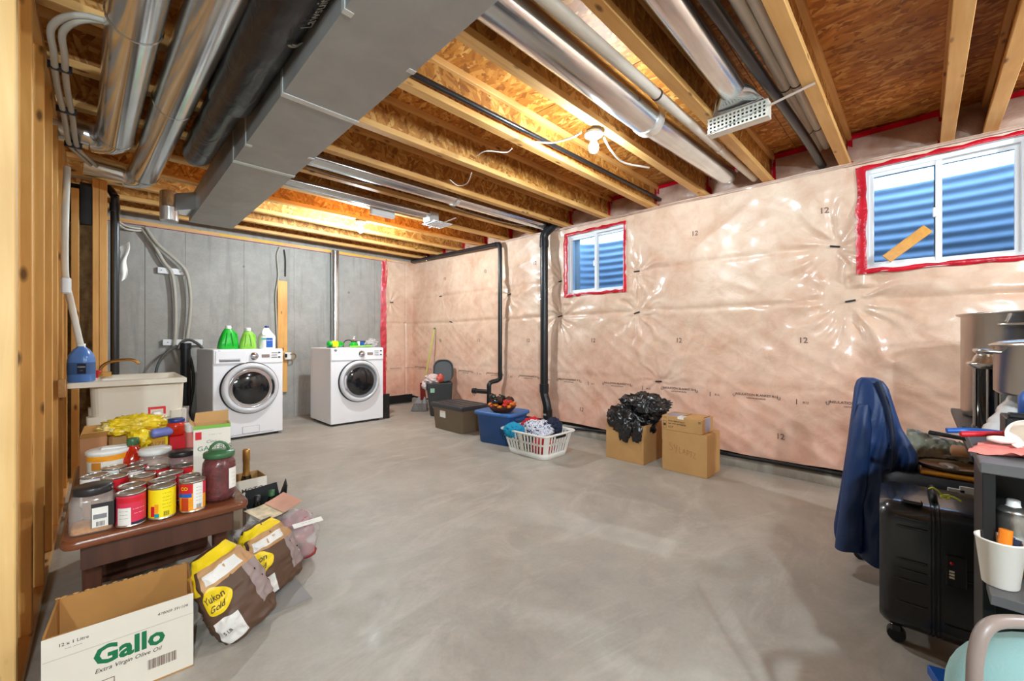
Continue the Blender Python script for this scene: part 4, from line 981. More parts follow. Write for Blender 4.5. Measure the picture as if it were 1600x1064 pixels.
# tin cans: body with rims, paper label, recessed lid
CANS = {}
def can_proto(kind, r=.0385, h=.112):
    if (kind, r) in CANS: return CANS[(kind, r)]
    b = MB().lathe([(r-.001, 0), (r+.0012, .001), (r+.0012, .004), (r-.001, .006), (r-.001, h-.006), (r+.0012, h-.004), (r+.0012, h-.001), (r-.0015, h), (r-.003, h-.002)], 28, caps=(True, False))
    ld = MB().lathe([(r-.003, h-.001), (r-.0035, h-.004), (r-.008, h-.0045), (r-.009, h-.0035), (r-.016, h-.0035), (r-.017, h-.0045), (0, h-.0045)], 28, caps=(False, False))
    CANS[(kind, r)] = (b, ld); return b, ld
def wrapc(r, a0): return lambda x, y: Vector(((r)*math.sin(a0+x/r), -(r)*math.cos(a0+x/r), y))
def arcband(m, r, a0, a1, z0, z1, mi=0, n=12):
    m.grid(lambda u, v: (r*math.sin(a0+u*(a1-a0)), -r*math.cos(a0+u*(a1-a0)), z0+v*(z1-z0)), n, 1, mi, True)
def can(label, x, y, body_mat, panels=(), text=(), r=.0385, h=.112, rz=-.10):
    t = thing('tin_can', label, 'can', (x, y, ZT), rz, 'tin cans on the brown table')
    b, ld = can_proto('c', r, h)
    b.build('can_body', M['tin'], t); ld.build('can_lid', M['tin'], t)
    m = MB(); m.lathe([(r, .007), (r, h-.007)], 28, caps=(False, False)); m.build('paper_label', body_mat, t)
    for k, (a0, a1, z0, z1, mt) in enumerate(panels):
        m = MB(); arcband(m, r+.0004+.0002*k, a0, a1, z0, z1); m.build('label_panel', mt, t)
    for body, a0, z, size, mt in text:
        MB().text(body, size, lambda x_, y_: wrapc(r+.0016, a0)(x_, z+y_), 0, .015).build('label_print', mt, t)
    return t
bars = lambda a: [(a+k*.045+(.01 if k % 3 == 0 else 0), a+k*.045+(.028 if k % 2 else .018), .012, .028, M['black_ink']) for k in range(9)]
FY = 1.925
can('red and white tin can at the front of the table, left of the yellow can', .070, FY, M['lab_pink'],
    [(-.95, .05, .008, .066, M['lab_white']), (-.95, 1.3, .082, .098, M['lab_red']), (.08, 1.3, .007, .016, M['clothnavy'])], [('--- -- ---', -.45, .056, .008, M['ink']), ('-- --- --', -.45, .044, .008, M['ink']), ('--- - ----', -.45, .032, .008, M['ink']), ('- --- -- --', .6, .06, .010, M['lab_white']), ('--- --- -', .6, .045, .010, M['lab_white'])])
can('bright yellow tin can at the front of the table', .152, FY+.002, M['lab_yellow'], [(-.88, -.50, .012, .048, M['lab_red']), (-.55, -.25, .02, .055, M['lab_orange']), (-.55, -.20, .009, .022, simple('teal print', C(20, 150, 160), .5))]+bars(.10),
    [('- -- ----', .35, .092, .009, M['ink']), ('--- ---- -', .35, .078, .008, M['ink']), ('-- ---- --', .35, .066, .008, M['ink']), ('---- -- ---', .35, .054, .008, M['ink']), ('-- --- ---', .35, .042, .008, M['ink'])])
can('orange and red tin can with a barcode at the front of the table', .2385, FY, M['lab_orange'], [(-1.4, -.02, .07, .105, M['lab_red']), (-1.4, -.1, .056, .07, M['label_blue']), (-1.0, -.35, .008, .055, simple('brick label patch', C(196, 62, 24), .5)), (.02, .82, .012, .105, M['lab_white']), (.83, 1.4, .06, .105, M['lab_pink'])]+[(a_+.12, b_+.12, z0, z1, m_) for a_, b_, z0, z1, m_ in bars(.12)],
    [('CO', -.70, .088, .017, M['lab_yellow']), ('--- ---', .45, .09, .008, M['ink']), ('---- --', .45, .078, .008, M['ink']), ('--- ---', .45, .066, .008, M['ink']), ('-- ----', .45, .054, .008, M['ink']), ('--- -- -', .45, .042, .008, M['ink'])])
rest = [(.076, 2.012, 'lab_red', 'second row, directly behind the red and white can'), (.160, 2.008, 'lab_pink', 'second row, directly behind the yellow can'),
        (-.012, 2.10, 'lab_brown', 'third row, directly behind the square jar with black lid'), (.033, 2.185, 'lab_red', 'third row, just right of the tan one at the left edge'), (.110, 2.130, 'lab_brown', 'third row, second back from the red and white can'), (.190, 2.092, 'lab_red', 'third row, second back from the yellow can'),
        (-.022, 2.255, 'lab_white', 'pale one at the left edge of the fourth row'), (.085, 2.262, 'lab_white', 'fourth row centre, third back from the red and white can'), (.162, 2.225, 'lab_red', 'fourth row, below the white jar lid'), (.243, 2.180, 'lab_red', 'fourth row, in front of the black lidded jar'),
        (.035, 2.345, 'lab_white', 'back row, in front of the white tub'), (.118, 2.350, 'lab_pink', 'back row, in front of the syrup bottle')]
for x, y, m_, lb in rest:
    can('tin can in the %s' % lb, x, y, M[m_], [], [('CO', .9, .085, .015, M['lab_yellow'])] if abs(x-.243) < .01 else [])
can('small white rimmed tin can between the orange can and the row behind', .240, 2.012, M['lab_white'], [], [], .033, .108)
# square clear jar with black lid
t = thing('snack_jar', 'clear square jar with a black lid at the front left of the table', 'jar', (-.022, 1.965, ZT), -.08)
MB().stack([(0, rrect(.10, .10, .018, 5)), (.004, rrect(.106, .106, .02, 5)), (.105, rrect(.106, .106, .02, 5)), (.118, rrect(.094, .094, .035, 5)), (.122, rrect(.09, .09, .04, 5))]).build('jar_body', M['clear'], t)
MB().stack([(.003, rrect(.097, .097, .018, 5)), (.018, rrect(.097, .097, .018, 5)), (.022, rrect(.06, .07, .018, 5))]).build('snack_pieces', M['nuts'], t)
MB().lathe([(.047, .120), (.049, .122), (.049, .142), (.046, .146), (.0, .1455)], 28).build('lid', M['lid_black'], t)
MB().box(.0, .0535, -.0545, -.0535, .018, .095).box(.0535, .0545, -.0535, .04, .018, .095).build('black_label', M['lab_black'], t)
MB().box(.002, .040, -.0552, -.0545, .018, .082).build('label_panel', M['lab_white'], t)
MB().box(.005, .037, -.0557, -.0552, .045, .06).build('grey_band', M['grey'], t)
for k in range(7): MB().box(.012+k*.003, .0135+k*.003, -.0557, -.0552, .021, .036).build('barcode_bar', M['black_ink'], t)
# big olive jar
t = thing('olive_jar', 'big jar of purple olives with a dark green handled lid', 'jar', (.330, 1.985, ZT), -.2)
prof = [(.045, 0), (.054, .004), (.057, .02), (.058, .12), (.056, .145), (.048, .162), (.043, .168), (.043, .18)]
MB().lathe(prof, 32).build('jar_body', M['clear_dark'], t)
MB().lathe([(r-.0025, z+.0015) for r, z in prof[:-1]]+[(.0, .168)], 32, caps=(True, False)).build('olives_fill', M['olives'], t)
MB().lathe([(.046, .166), (.052, .168), (.053, .183), (.050, .188), (.030, .190), (.028, .194), (0, .195)], 32).build('lid', M['lid_green'], t)
MB().tube([(-.030*math.cos(a), .0, .190+.034*math.sin(a)) for a in [PI*i/10 for i in range(11)]], .0055, 8, flat=(1, 1.4)).build('lid_handle', M['lid_green'], t)
m = MB(); arcband(m, .0586, .60, 1.25, .045, .125); m.build('back_label', M['lab_white'], t)
MB().text('---- --', .008, lambda x, y: wrapc(.0592, .92)(x, .105+y)).text('--- ---', .008, lambda x, y: wrapc(.0592, .92)(x, .09+y)).text('-- ----', .008, lambda x, y: wrapc(.0592, .92)(x, .075+y)).text('---- -', .008, lambda x, y: wrapc(.0592, .92)(x, .06+y)).build('label_print', M['ink'], t)['kind'] = 'stuff'
# white lidded jar, black lidded jar
t = thing('plastic_jar', 'clear jar with a broad white lid behind the cans', 'jar', (.163, 2.36, ZT))
MB().lathe([(.045, 0), (.055, .005), (.057, .06), (.055, .11), (.05, .135), (.048, .14)], 28).build('jar_body', M['clear'], t)
MB().lathe([(.04, .004), (.052, .006), (.054, .06), (.05, .11), (0, .115)], 24).build('pale_contents', simple('beige grains', C(196, 166, 146), .7, var=.2, vs=60), t)
MB().lathe([(.052, .138), (.056, .14), (.056, .158), (.052, .163), (0, .164)], 28).build('lid', M['white_plastic'], t)
t = thing('plastic_jar', 'clear jar with a black lid behind the cans', 'jar', (.248, 2.285, ZT))
MB().lathe([(.04, 0), (.048, .005), (.049, .10), (.045, .128), (.043, .13)], 28).build('jar_body', M['clear'], t)
MB().lathe([(.04, .004), (.045, .006), (.045, .07), (0, .075)], 24).build('brown_contents', simple('brown grains', C(120, 92, 80), .7, var=.2, vs=60), t)
MB().lathe([(.046, .128), (.049, .13), (.049, .146), (.046, .150), (0, .1495)], 28).build('lid', M['lid_black'], t)
# syrup bottle
t = thing('syrup_bottle', 'red syrup bottle with a dark green cap', 'bottle', (.095, 2.455, ZT))
MB().lathe([(.036, 0), (.042, .006), (.045, .05), (.047, .09), (.042, .125), (.028, .15), (.017, .163), (.016, .175)], 24).build('body', M['syrup'], t)
MB().lathe([(.019, .170), (.021, .172), (.021, .198), (.018, .201), (0, .201)], 18).build('cap', M['lid_green'], t)
# paint style white tub with yellow band
t = thing('food_tub', 'white tub with an orange band and dark lettering behind the cans', 'tub', (.018, 2.47, ZT), -.1)
MB().lathe([(.058, 0), (.062, .004), (.066, .13), (.067, .15)], 30).build('tub_body', M['card_white'], t)
MB().lathe([(.067, .148), (.0705, .15), (.0705, .162), (.066, .166), (0, .167)], 30).build('lid', M['white_plastic'], t)
m = MB(); arcband(m, .0674, -1.2, 1.5, .125, .147, 0, 16); m.build('orange_band', M['lab_orange'], t)
m = MB(); arcband(m, .0672, -.75, -.25, .09, .122); m.build('soup_picture', simple('ochre print', C(196, 126, 40), .5), t)
MB().text('Chick Base', .020, lambda x, y: wrapc(.0674, -.45)(x, .075+y), 0, .01).text('Poulet', .018, lambda x, y: wrapc(.0668, -.45)(x, .052+y), 0, .01).build('label_print', M['ink'], t)['kind'] = 'stuff'
MB().text('---- --', .010, lambda x, y: wrapc(.0674, .5)(x, .10+y)).text('--- ----', .010, lambda x, y: wrapc(.0674, .5)(x, .085+y)).text('-- -----', .010, lambda x, y: wrapc(.0672, .5)(x, .07+y)).build('small_print', M['ink_soft'], t)['kind'] = 'stuff'
MB().box(-.02, .06, -.02, .03, .167, .172).build('receipt', M['filter'], t)
# boxes at the back
def open_box(label, name, cx, cy, w_, d_, h_, mat, inm, rz=0, z=ZT, th=.004, cat='box', flaps=()):
    t = thing(name, label, cat, (cx, cy, z), rz); m = MB()
    m.box(-w_/2, w_/2, -d_/2, d_/2, 0, th, 1)
    for (x0, x1, y0, y1) in ((-w_/2, w_/2, -d_/2, -d_/2+th), (-w_/2, w_/2, d_/2-th, d_/2), (-w_/2, -w_/2+th, -d_/2+th, d_/2-th), (w_/2-th, w_/2, -d_/2+th, d_/2-th)): m.box(x0, x1, y0, y1, th, h_)
    m.build('box_body', [mat, inm], t)
    m = MB(); e_ = .0008
    for a, b in (((-1, -1), (1, -1)), ((1, -1), (1, 1)), ((1, 1), (-1, 1)), ((-1, 1), (-1, -1))):
        X, Y_ = w_/2-th-e_, d_/2-th-e_
        m.add([(a[0]*X, a[1]*Y_, th), (b[0]*X, b[1]*Y_, th), (b[0]*X, b[1]*Y_, h_+.0004), (a[0]*X, a[1]*Y_, h_+.0004)], [(3, 2, 1, 0)])
    X, Y_ = w_/2, d_/2; x2, y2 = X-th-e_, Y_-th-e_; zt_ = h_+.0004
    m.add([(-X, -Y_, zt_), (X, -Y_, zt_), (X, Y_, zt_), (-X, Y_, zt_), (-x2, -y2, zt_), (x2, -y2, zt_), (x2, y2, zt_), (-x2, y2, zt_)], [(0, 1, 5, 4), (1, 2, 6, 5), (2, 3, 7, 6), (3, 0, 4, 7)])
    m.build('liner', inm, t)
    for pts in flaps:
        a, b, c, d4 = [Vector(p) for p in pts]; nrm = (b-a).cross(c-a).normalized()*th
        MB().add([a, b, c, d4, a+nrm, b+nrm, c+nrm, d4+nrm], [(0, 1, 2, 3), (7, 6, 5, 4), (0, 4, 5, 1), (1, 5, 6, 2), (2, 6, 7, 3), (3, 7, 4, 0)]).build('flap', inm, t)
    return t
t = open_box('brown and red carton at the back left corner of the table', 'food_carton', -.028, 2.66, .085, .10, .20, M['lab_brown'], M['card_in'], flaps=(((-.04, -.05, .2), (.04, -.05, .2), (.05, -.075, .225), (-.035, -.075, .225)), ((-.042, .048, .2), (.042, .048, .2), (.04, .06, .235), (-.03, .06, .235))))
MB().box(.0, .043, -.0515, -.050, .004, .14).build('red_panel', M['lab_red'], t)
t = open_box('second torn brown carton beside the yellow bag', 'food_carton', .062, 2.74, .10, .09, .19, M['card'], M['card_in'], flaps=(((-.05, -.045, .19), (.0, -.045, .19), (.005, -.05, .235), (-.05, -.05, .235)),))
t = thing('chip_bag', 'crumpled yellow foil bag lying across the boxes at the back', 'bag', (.115, 2.72, ZT+.20), -.05)
MB().blob((0, 0, .015), (.120, .065, .050), 21, .18, 2.6, 5, .26, 4.5).build('bag_body', M['foil_yellow'], t)
MB().blob((-.095, -.015, .018), (.035, .045, .022), 22, .3, 3, 4, .35, 7).build('bag_crimp', simple('pale gold foil', C(238, 216, 140), .2, coat=.5), t)
MB().blob((.02, -.055, -.03), (.05, .025, .035), 23, .2, 2, 3, .1).build('orange_print', M['leaf_orange'], t)
tag(MB().blob((.125, 2.585, ZT+.165), (.042, .04, .05), 31, .25, 2.5, 4, .25, 6).build('foil_pouch', M['foil_yellow']), 'small yellow foil pouch behind the syrup bottle', 'bag')
t = thing('food_carton', 'yellow fronted carton with dark lettering behind the syrup bottle', 'box', (.185, 2.62, ZT), 0)
MB().box(-.06, .04, -.04, .04, 0, .168).build('carton_body', M['lab_yellow'], t, bevel=.002)
MB().box(-.05, .03, -.0415, -.04, .11, .162).build('gold_panel', M['yellow_gold'], t)
MB().text('MAIZE', .028, lambda x, y: Vector((-.01+x, -.0425, .135+y)), 0, .02).build('label_print', M['lab_brown'], t)
t = thing('food_carton', 'plain red carton under the blue lidded sauce jar', 'box', (.268, 2.585, ZT), 0)
MB().box(-.04, .045, -.04, .045, 0, .165).build('carton_body', M['lab_red'], t, bevel=.002)
t = thing('sauce_jar', 'red sauce jar with a dark blue lid, standing on the red carton', 'jar', (.258, 2.60, ZT+.166))
MB().lathe([(.03, 0), (.039, .006), (.040, .045), (.036, .058), (.031, .064)], 24).build('jar_body', M['sauce'], t)
MB().lathe([(.033, .062), (.034, .063), (.034, .077), (.031, .080), (0, .079)], 24).build('lid', M['cap_blue'], t)
t = thing('sauce_jar', 'dark red jar lying beside the sauce jar, blue and pink label', 'jar', (.205, 2.575, ZT+.190), .3)
MB().lathe([(.012, -.045), (.022, -.04), (.022, .035), (.015, .045)], 16, M=Matrix.Rotation(PI/2, 4, 'Y')).build('body', simple('blue pink wrapper', C(120, 130, 200), .4, var=.3, vs=12), t)
t = thing('vinegar_jug', 'white handled jug with a red cap and dark red label at the back', 'jug', (.20, 2.80, ZT), 0)
MB().stack([(0, rrect(.095, .095, .03, 4)), (.14, rrect(.10, .10, .03, 4)), (.19, rrect(.092, .092, .03, 4)), (.245, rrect(.045, .045, .02, 4)), (.262, rrect(.034, .034, .016, 4))]).build('body', M['white_plastic'], t)
MB().stack([(.06, rrect(.102, .102, .03, 4)), (.165, rrect(.101, .101, .03, 4))], caps=(False, False)).build('label', simple('dark red label', C(120, 22, 28), .4), t)
MB().box(-.034, .034, -.012, .012, .276, .286).box(-.034, -.026, -.012, .012, .248, .276).box(.026, .034, -.012, .012, .248, .276).build('cap', M['lab_red'], t)
t = thing('glass_bottle', 'clear empty glass bottle at the back right of the table', 'bottle', (.315, 2.80, ZT))
MB().lathe([(.034, 0), (.037, .006), (.037, .15), (.03, .19), (.017, .22), (.014, .25), (.017, .252), (.017, .275), (.012, .277)], 22, caps=(True, False)).build('body', M['clear'], t)
MB().lathe([(.0375, .04), (.0375, .12)], 22, caps=(False, False)).build('label', M['lab_black'], t)
t = thing('food_carton', 'pink and white carton with red bag, left of the waffle box', 'box', (.333, 2.46, ZT), 0)
MB().stack([(0, rrect(.105, .08, .02, 3)), (.225, rrect(.11, .085, .02, 3)), (.232, rrect(.114, .09, .02, 3))]).build('carton_body', M['pinkcloth'], t)
MB().stack([(.20, rrect(.112, .087, .02, 3)), (.2335, rrect(.115, .091, .02, 3))]).build('white_rim', M['lab_white'], t)
MB().box(-.01, .05, -.0445, -.043, .165, .195).build('yellow_patch', M['lab_orange'], t)
tag(MB().blob((.352, 2.375, ZT+.10), (.030, .03, .10), 41, .2, 2.5, 4, .2, 6, flatz=ZT).build('red_packet', simple('shiny red packet', C(230, 60, 40), .25, coat=.4)), 'shiny red and orange packet standing left of the waffle box', 'bag')
# waffle box
t = open_box('open white box with a green top edge and the word GAUFRE', 'waffle_box', .338, 2.19, .128, .10, .268, M['card_white'], M['card'], -.12, flaps=(((-.062, .05, .268), (.062, .05, .268), (.062, .056, .315), (-.056, .056, .312)), ((-.063, -.049, .268), (-.063, .049, .268), (-.08, .045, .288), (-.08, -.045, .288))))
fr = lambda x, y: Vector((x, -.0508, y))
MB().box(-.0645, .0645, -.0515, -.0475, .255, .2695).build('green_edge', simple('green edge', C(124, 176, 70), .5), t)
MB().box(-.058, -.037, -.0512, -.0502, .212, .244).build('red_square', M['lab_red'], t)
MB().text('GAUFRES', .029, lambda x, y: fr(.008+x, .172+y), 0, .0).text('Cinq', .018, lambda x, y: fr(-.005+x, .200+y), 0, 0, .3).text('- ---- - ---', .012, lambda x, y: fr(.010+x, .230+y)).build('label_print', M['green_brand'], t)['kind'] = 'stuff'

# ------------------------------------------------------------------ on the floor round the table
t = open_box('open white wine carton printed Gallo in green, front left', 'wine_carton', .055, 1.845, .335, .25, .242, M['card_white'], M['card_in'], math.radians(-4), 0.001, .005,
    flaps=())
g = lambda x, y: Vector((x, -.1257, y))
MB().text('Gallo', .075, lambda x, y: g(.015+x, .140+y), 0, .034).build('brand_print', M['green_brand'], t)
MB().text('Extra Virgin Olive Oil', .017, lambda x, y: g(.012+x, .100+y), 0, .008, .25).text('12 x 1 Litre', .013, lambda x, y: g(-.105+x, .213+y), 0, .008).text('---- ------', .010, lambda x, y: g(-.105+x, .200+y), 0, .008).text('478009 391104', .012, lambda x, y: g(.115+x, .208+y), 0, .006, .2).build('small_print', M['ink'], t)['kind'] = 'stuff'
m = MB()
rb = random.Random(8); x = .055
while x < .125:
    w_ = rb.choice((.001, .002, .003)); m.box(x, x+w_, -.1262, -.1252, .045, .075); x += w_+rb.choice((.001, .0015, .002))
m.build('barcode', M['ink_soft'], t)['kind'] = 'stuff'
m = MB(); m.box(-.07, -.02, -.1262, -.1252, .066, .0675).box(-.07, -.068, -.1262, -.1252, .0, .066).box(-.022, -.02, -.1262, -.1252, .0, .066); m.build('printed_frame', M['ink_soft'], t)['kind'] = 'stuff'
MB().box(-.165, .165, -.1263, -.1255, .176, .178).build('flap_crease', simple('crease shadow card', C(200, 192, 178), .7), t)
m = MB()
for k in range(26): xx = -.165+k*.0132; m.blob((xx, .1235, .242+.002*math.sin(k*2.7)), (.009, .0035, .0035), k, .3, 3, 1)
m.build('torn_edge', M['card'], t)['kind'] = 'stuff'
def sack(label, loc, rz, tilt_x, tilt_y, sx, sy, sz, seed, name_txt):
    t = thing('charcoal_sack' if False else 'potato_sack', label, 'bag', loc, rz); t.rotation_euler = (tilt_x, tilt_y, rz); t['group'] = 'paper potato sacks'
    def ringz(f, inset=0.0, a0=0, a1=2*PI, n=84):
        prof = [(0, .80), (.04, .95), (.2, 1.03), (.45, 1.05), (.7, .96), (.85, .82), (.95, .62), (1.0, .55)]
        for (f0, k0), (f1, k1) in zip(prof[:-1], prof[1:]):
            if f0 <= f <= f1: k = k0+(k1-k0)*(f-f0)/(f1-f0); break
        out = []
        for i in range(n+1):
            a = a0+(a1-a0)*i/n; ca, sa = math.cos(a), math.sin(a); e = .62
            x = sx*k*abs(ca)**e*(1 if ca > 0 else -1); y = sy*(k if f < .8 else k*(1-(f-.8)*2.6))*abs(sa)**e*(1 if sa > 0 else -1)
            p = Vector((x*9, y*9, f*3+seed)); q = noise.noise(p); q2 = noise.noise(p*2.7)
            q3 = noise.noise(Vector((x*34, y*34, f*11+seed))); d = 1+.07*q+.09*(.4-abs(q2)*1.8)+.05*(.35-abs(q3)*1.8)+inset
            out.append((x*d, y*d, sz*f+.008*q2))
        return out
    fs = [0, .01, .02, .04]+[.04+.96*i/44 for i in range(1, 45)]
    MB().loft([ringz(f)[:-1] for f in fs]).build('sack_body', M['paper_bag'], t)
    def patch(nm, f0, f1, a0, a1, mat, k=.014, nu=36, nv=26):
        m = MB(); m.grid(lambda u, v: ringz(f0+v*(f1-f0), k, a0+u*(a1-a0)-1e-6, a0+u*(a1-a0)+1e-6, 1)[0], nu, nv); m.build(nm, mat, t)
    F = -PI/2
    patch('grey_panel', .18, .66, F+.25, F+1.35, M['paper_grey'])
    patch('tan_band', .66, .88, F-.9, F+1.3, M['paper_tan'])
    patch('white_patch', .70, .82, F-.7, F+.35, M['paper_white'], .02)
    patch('white_base', .03, .30, F-1.25, F-.15, M['paper_white'], .018)
    patch('white_side', .12, .42, F+1.35, F+1.75, M['paper_white'], .02)
    patch('yellow_top', .88, 1.0, F-1.5, F+1.4, M['paper_yellow'], .03)
    patch('yellow_corner', .66, .96, F-1.75, F-1.15, M['paper_yellow'], .03)
    # oval badge
    m = MB(); m.grid(lambda u, v: ringz(.52+.155*v*math.sin(2*PI*u), .03, F-.62+.56*v*math.cos(2*PI*u)-1e-6, F-.62+.56*v*math.cos(2*PI*u)+1e-6, 1)[0], 28, 8); m.build('yellow_badge', M['paper_yellow'], t)
    bt_ = lambda x, y: ringz(.52+y, .065, F-.62+x-1e-6, F-.62+x+1e-6, 1)[0]
    MB().text(name_txt[0], .16, lambda x, y: bt_(x*1.9, y*.6+.05), 0, .012, .2).text(name_txt[1], .16, lambda x, y: bt_(x*1.9, y*.6-.05), 0, .012, .2).build('badge_print', M['ink'], t)['kind'] = 'stuff'
    for i, (aa, f) in enumerate(((.55, .55), (.75, .44), (.95, .34))):
        m = MB(); vs = []
        for j in range(10): b = 2*PI*j/10; aa2 = F+aa+.05*math.cos(b); vs.append(ringz(f+.013*math.sin(b), .02, aa2-1e-6, aa2+1e-6, 1)[0])
        m.add(vs, [tuple(range(10))]); m.build('vent_hole', M['dark'], t)
    MB().text('5 LB', .10, lambda x, y: ringz(.17+y*.6, .05, F-.7+x*2-1e-6, F-.7+x*2+1e-6, 1)[0], 0, .02).build('weight_print', M['ink'], t)
    return t
sack('brown paper sack with a yellow top leaning by the wine carton, nearer of two', (.398, 1.785, .012), .30, -.36, -.30, .100, .066, .325, 3, ('Yukon', 'Gold'))
sack('brown paper sack with a yellow top, farther of two, beside the red potato bag', (.535, 1.985, .012), .40, -.26, -.12, .112, .072, .285, 7, ('Yukon', 'Gold'))
# red potatoes in a clear bag with a leaflet
t = thing('potato_bag', 'clear plastic bag of red potatoes with a white label', 'bag', (.66, 2.19, 0.0))
k = 0
for x, y, z in ((-.05, -.06, .045), (.05, -.05, .045), (-.06, .04, .045), (.04, .05, .045), (0, 0, .10), (-.06, 0, .125), (.055, .0, .125), (0, -.06, .13), (0, .055, .13), (-.03, -.02, .185), (.04, .02, .19), (.03, -.05, .18)):
    MB().blob((x, y, z), (.045, .04, .036), k, .12, 2, 2).build('potato', M['potato'], t); k += 1
MB().blob((0, 0, .115), (.118, .115, .125), 51, .10, 2, 4, .10, 5, flatz=.003).build('plastic_wrap', M['clear_bag'], t)
MB().box(-.06, .07, -.03, .0, .236, .238, M=Matrix.Translation((0.02, -.06, 0)) @ Matrix.Rotation(.3, 4, 'X')).build('white_label', M['lab_white'], t)
MB().text('--- -- ---- -', .014, lambda x, y: Matrix.Translation((0.02, -.06, 0)) @ Matrix.Rotation(.3, 4, 'X') @ Vector((.005+x, -.012+y, .2388))).build('label_print', M['ink'], t)
t = thing('leaflet', 'printed beige leaflet lying folded on the potato bag', 'paper', (.585, 2.21, .262), .35)
MB().grid(lambda u, v: Vector((-.10+.20*u, -.07+.14*v, .012*math.sin(u*PI)*-1+.02*u+.02*v)), 8, 4).build('sheet', M['paperprint'], t)
MB().grid(lambda u, v: Vector((.0+.10*u, -.07+.14*v, .003-.012*math.sin((.5+u/2)*PI)+.02*(.5+u/2)+.02*v)), 6, 4).build('pink_panel', simple('pink print panel', C(214, 160, 136), .5, var=.15), t)
# wine boxes behind the table corner
t = open_box('white wine box with a gold necked bottle, beside the table', 'wine_box', .562, 2.64, .16, .15, .33, M['card_white'], M['card'], .05, 0.001)
MB().text('MOTO', .035, lambda x, y: Vector((.01+x, -.0757, .27+y)), 0, .01).text('Wine', .028, lambda x, y: Vector((.02+x, -.0757, .22+y)), 0, .01).build('box_print', M['ink'], t)['kind'] = 'stuff'
t = thing('wine_bottle', 'bottle with a gold foil neck standing in the white wine box', 'bottle', (.568, 2.665, .007))
MB().lathe([(.035, 0), (.04, .008), (.04, .22), (.034, .27), (.018, .33)], 20).build('body', M['bottle_dark'], t)
MB().lathe([(.022, .31), (.0175, .34), (.0165, .40), (.018, .402), (.018, .462), (.016, .466), (0, .466)], 20).build('gold_foil', M['gold'], t)
t = open_box('torn open dark box of wine bottles right of the olive jar', 'wine_box', .588, 2.39, .17, .15, .255, M['card_white'], M['dark'], -.1, 0.001, flaps=(((.084, -.07, .255), (.084, .07, .255), (.108, .06, .33), (.100, -.02, .32)), ((-.08, .074, .255), (.08, .074, .255), (.07, .082, .315), (-.07, .08, .30)), ((.03, -.074, .255), (.084, -.074, .255), (.09, -.085, .20), (.05, -.08, .19))))
MB().text('7', .05, lambda x, y: Vector((.0855, -.0+x, .22+y))).build('box_print', M['ink'], t)
for i, (x, y) in enumerate(((-.035, -.02), (.038, .015))):
    t = thing('wine_bottle', 'dark bottle with %s in the torn box' % ('black cap at the left' if i == 0 else 'pale green cap at the right'), 'bottle', (.588+x, 2.39+y, .007), 0, 'dark bottles in the torn box')
    MB().lathe([(.03, 0), (.034, .008), (.034, .18), (.028, .22), (.014, .255), (.013, .275)], 18).build('body', M['bottle_dark'], t)
    MB().lathe([(.0155, .262), (.0155, .29), (0, .291)], 14).build('cap', M['lid_black'] if i == 0 else M['lid_green'], t)
tag(MB().blob((.485, 2.12, .20), (.07, .10, .045), 61, .25, 2.5, 4, .2, 5).build('plastic_bag', M['clear_bag']), 'crumpled clear plastic sheet hanging by the table corner', 'bag')
tag(MB().box(.30, .62, 1.80, 2.05, 0, .004, M=Matrix.Translation((.0, 0, .001))).build('card_sheet', simple('grey card', C(150, 146, 142), .7)), 'flat grey card sheet on the floor under the sacks', 'card')
# ------------------------------------------------------------------ things along the right wall
# bin
t = thing('waste_bin', 'dark grey rubbish bin with its lid open, by the right wall', 'bin', (3.515, 4.95, 0), math.radians(-32))
MB().stack([(0, rrect(.28, .24, .04, 4, -.03)), (.02, rrect(.30, .26, .04, 4, -.03)), (.44, rrect(.37, .30, .04, 4, -.05)), (.46, rrect(.38, .31, .04, 4, -.05)), (.47, rrect(.38, .31, .04, 4, -.05)), (.471, rrect(.35, .28, .03, 4, -.05)), (.40, rrect(.34, .27, .03, 4, -.05))], caps=(True, True)).build('bin_body', M['can_black'], t)
lidM = Matrix.Translation((0.0, .155, .46)) @ Matrix.Rotation(math.radians(80), 4, 'X')
MB().stack([(0, rrect(.29, .33, .12, 6, .02, .165)), (.03, rrect(.30, .34, .12, 6, .02, .165)), (.034, rrect(.27, .31, .11, 6, .02, .165)), (.012, rrect(.25, .29, .10, 6, .02, .165))], caps=(True, True), M=lidM).build('lid', M['can_black'], t)
MB().box(-.18, -.12, -.158, -.150, .34, .40, M=None).build('green_label', simple('pale green sticker', C(150, 190, 160), .5), t)
MB().box(-.08, .04, -.18, -.12, 0, .03).build('pedal', M['rubber'], t, bevel=.006)
t = thing('bin_liner', 'crumpled clear and red plastic bag spilling over the open bin', 'bag', (3.40, 5.02, .50))
MB().blob((0, 0, .02), (.12, .10, .075), 71, .25, 2.5, 4, .25, 6).build('clear_part', simple('whitish crumpled plastic', C(214, 190, 186), .25, coat=.5, var=.15, vs=16, bump=.5, bs=30), t)
MB().blob((.06, -.09, .03), (.06, .04, .065), 72, .25, 2.5, 3, .2).build('red_print', simple('red and white wrapper', C(214, 90, 76), .3, var=.35, vs=26), t)
MB().blob((-.10, .05, -.06), (.05, .05, .07), 73, .25, 2.5, 3, .2).build('hanging_part', simple('whitish crumpled plastic b', C(224, 204, 200), .2, coat=.5, bump=.5, bs=30), t)
b0 = P(655, 642, Z=0); top = P(679, 513, X=3.80)
t = thing('broom', 'broom with grey bristles leaning on the wall beside the bin, yellow green pole', 'broom', b0)
d_ = (top-b0); hp = d_*.17
MB().tube([hp, d_], .013, 10).build('pole', M['broomstick'], t)
MB().tube([d_*.985, d_*1.005], .017, 10).build('end_cap', M['lid_green'], t)
rings = []
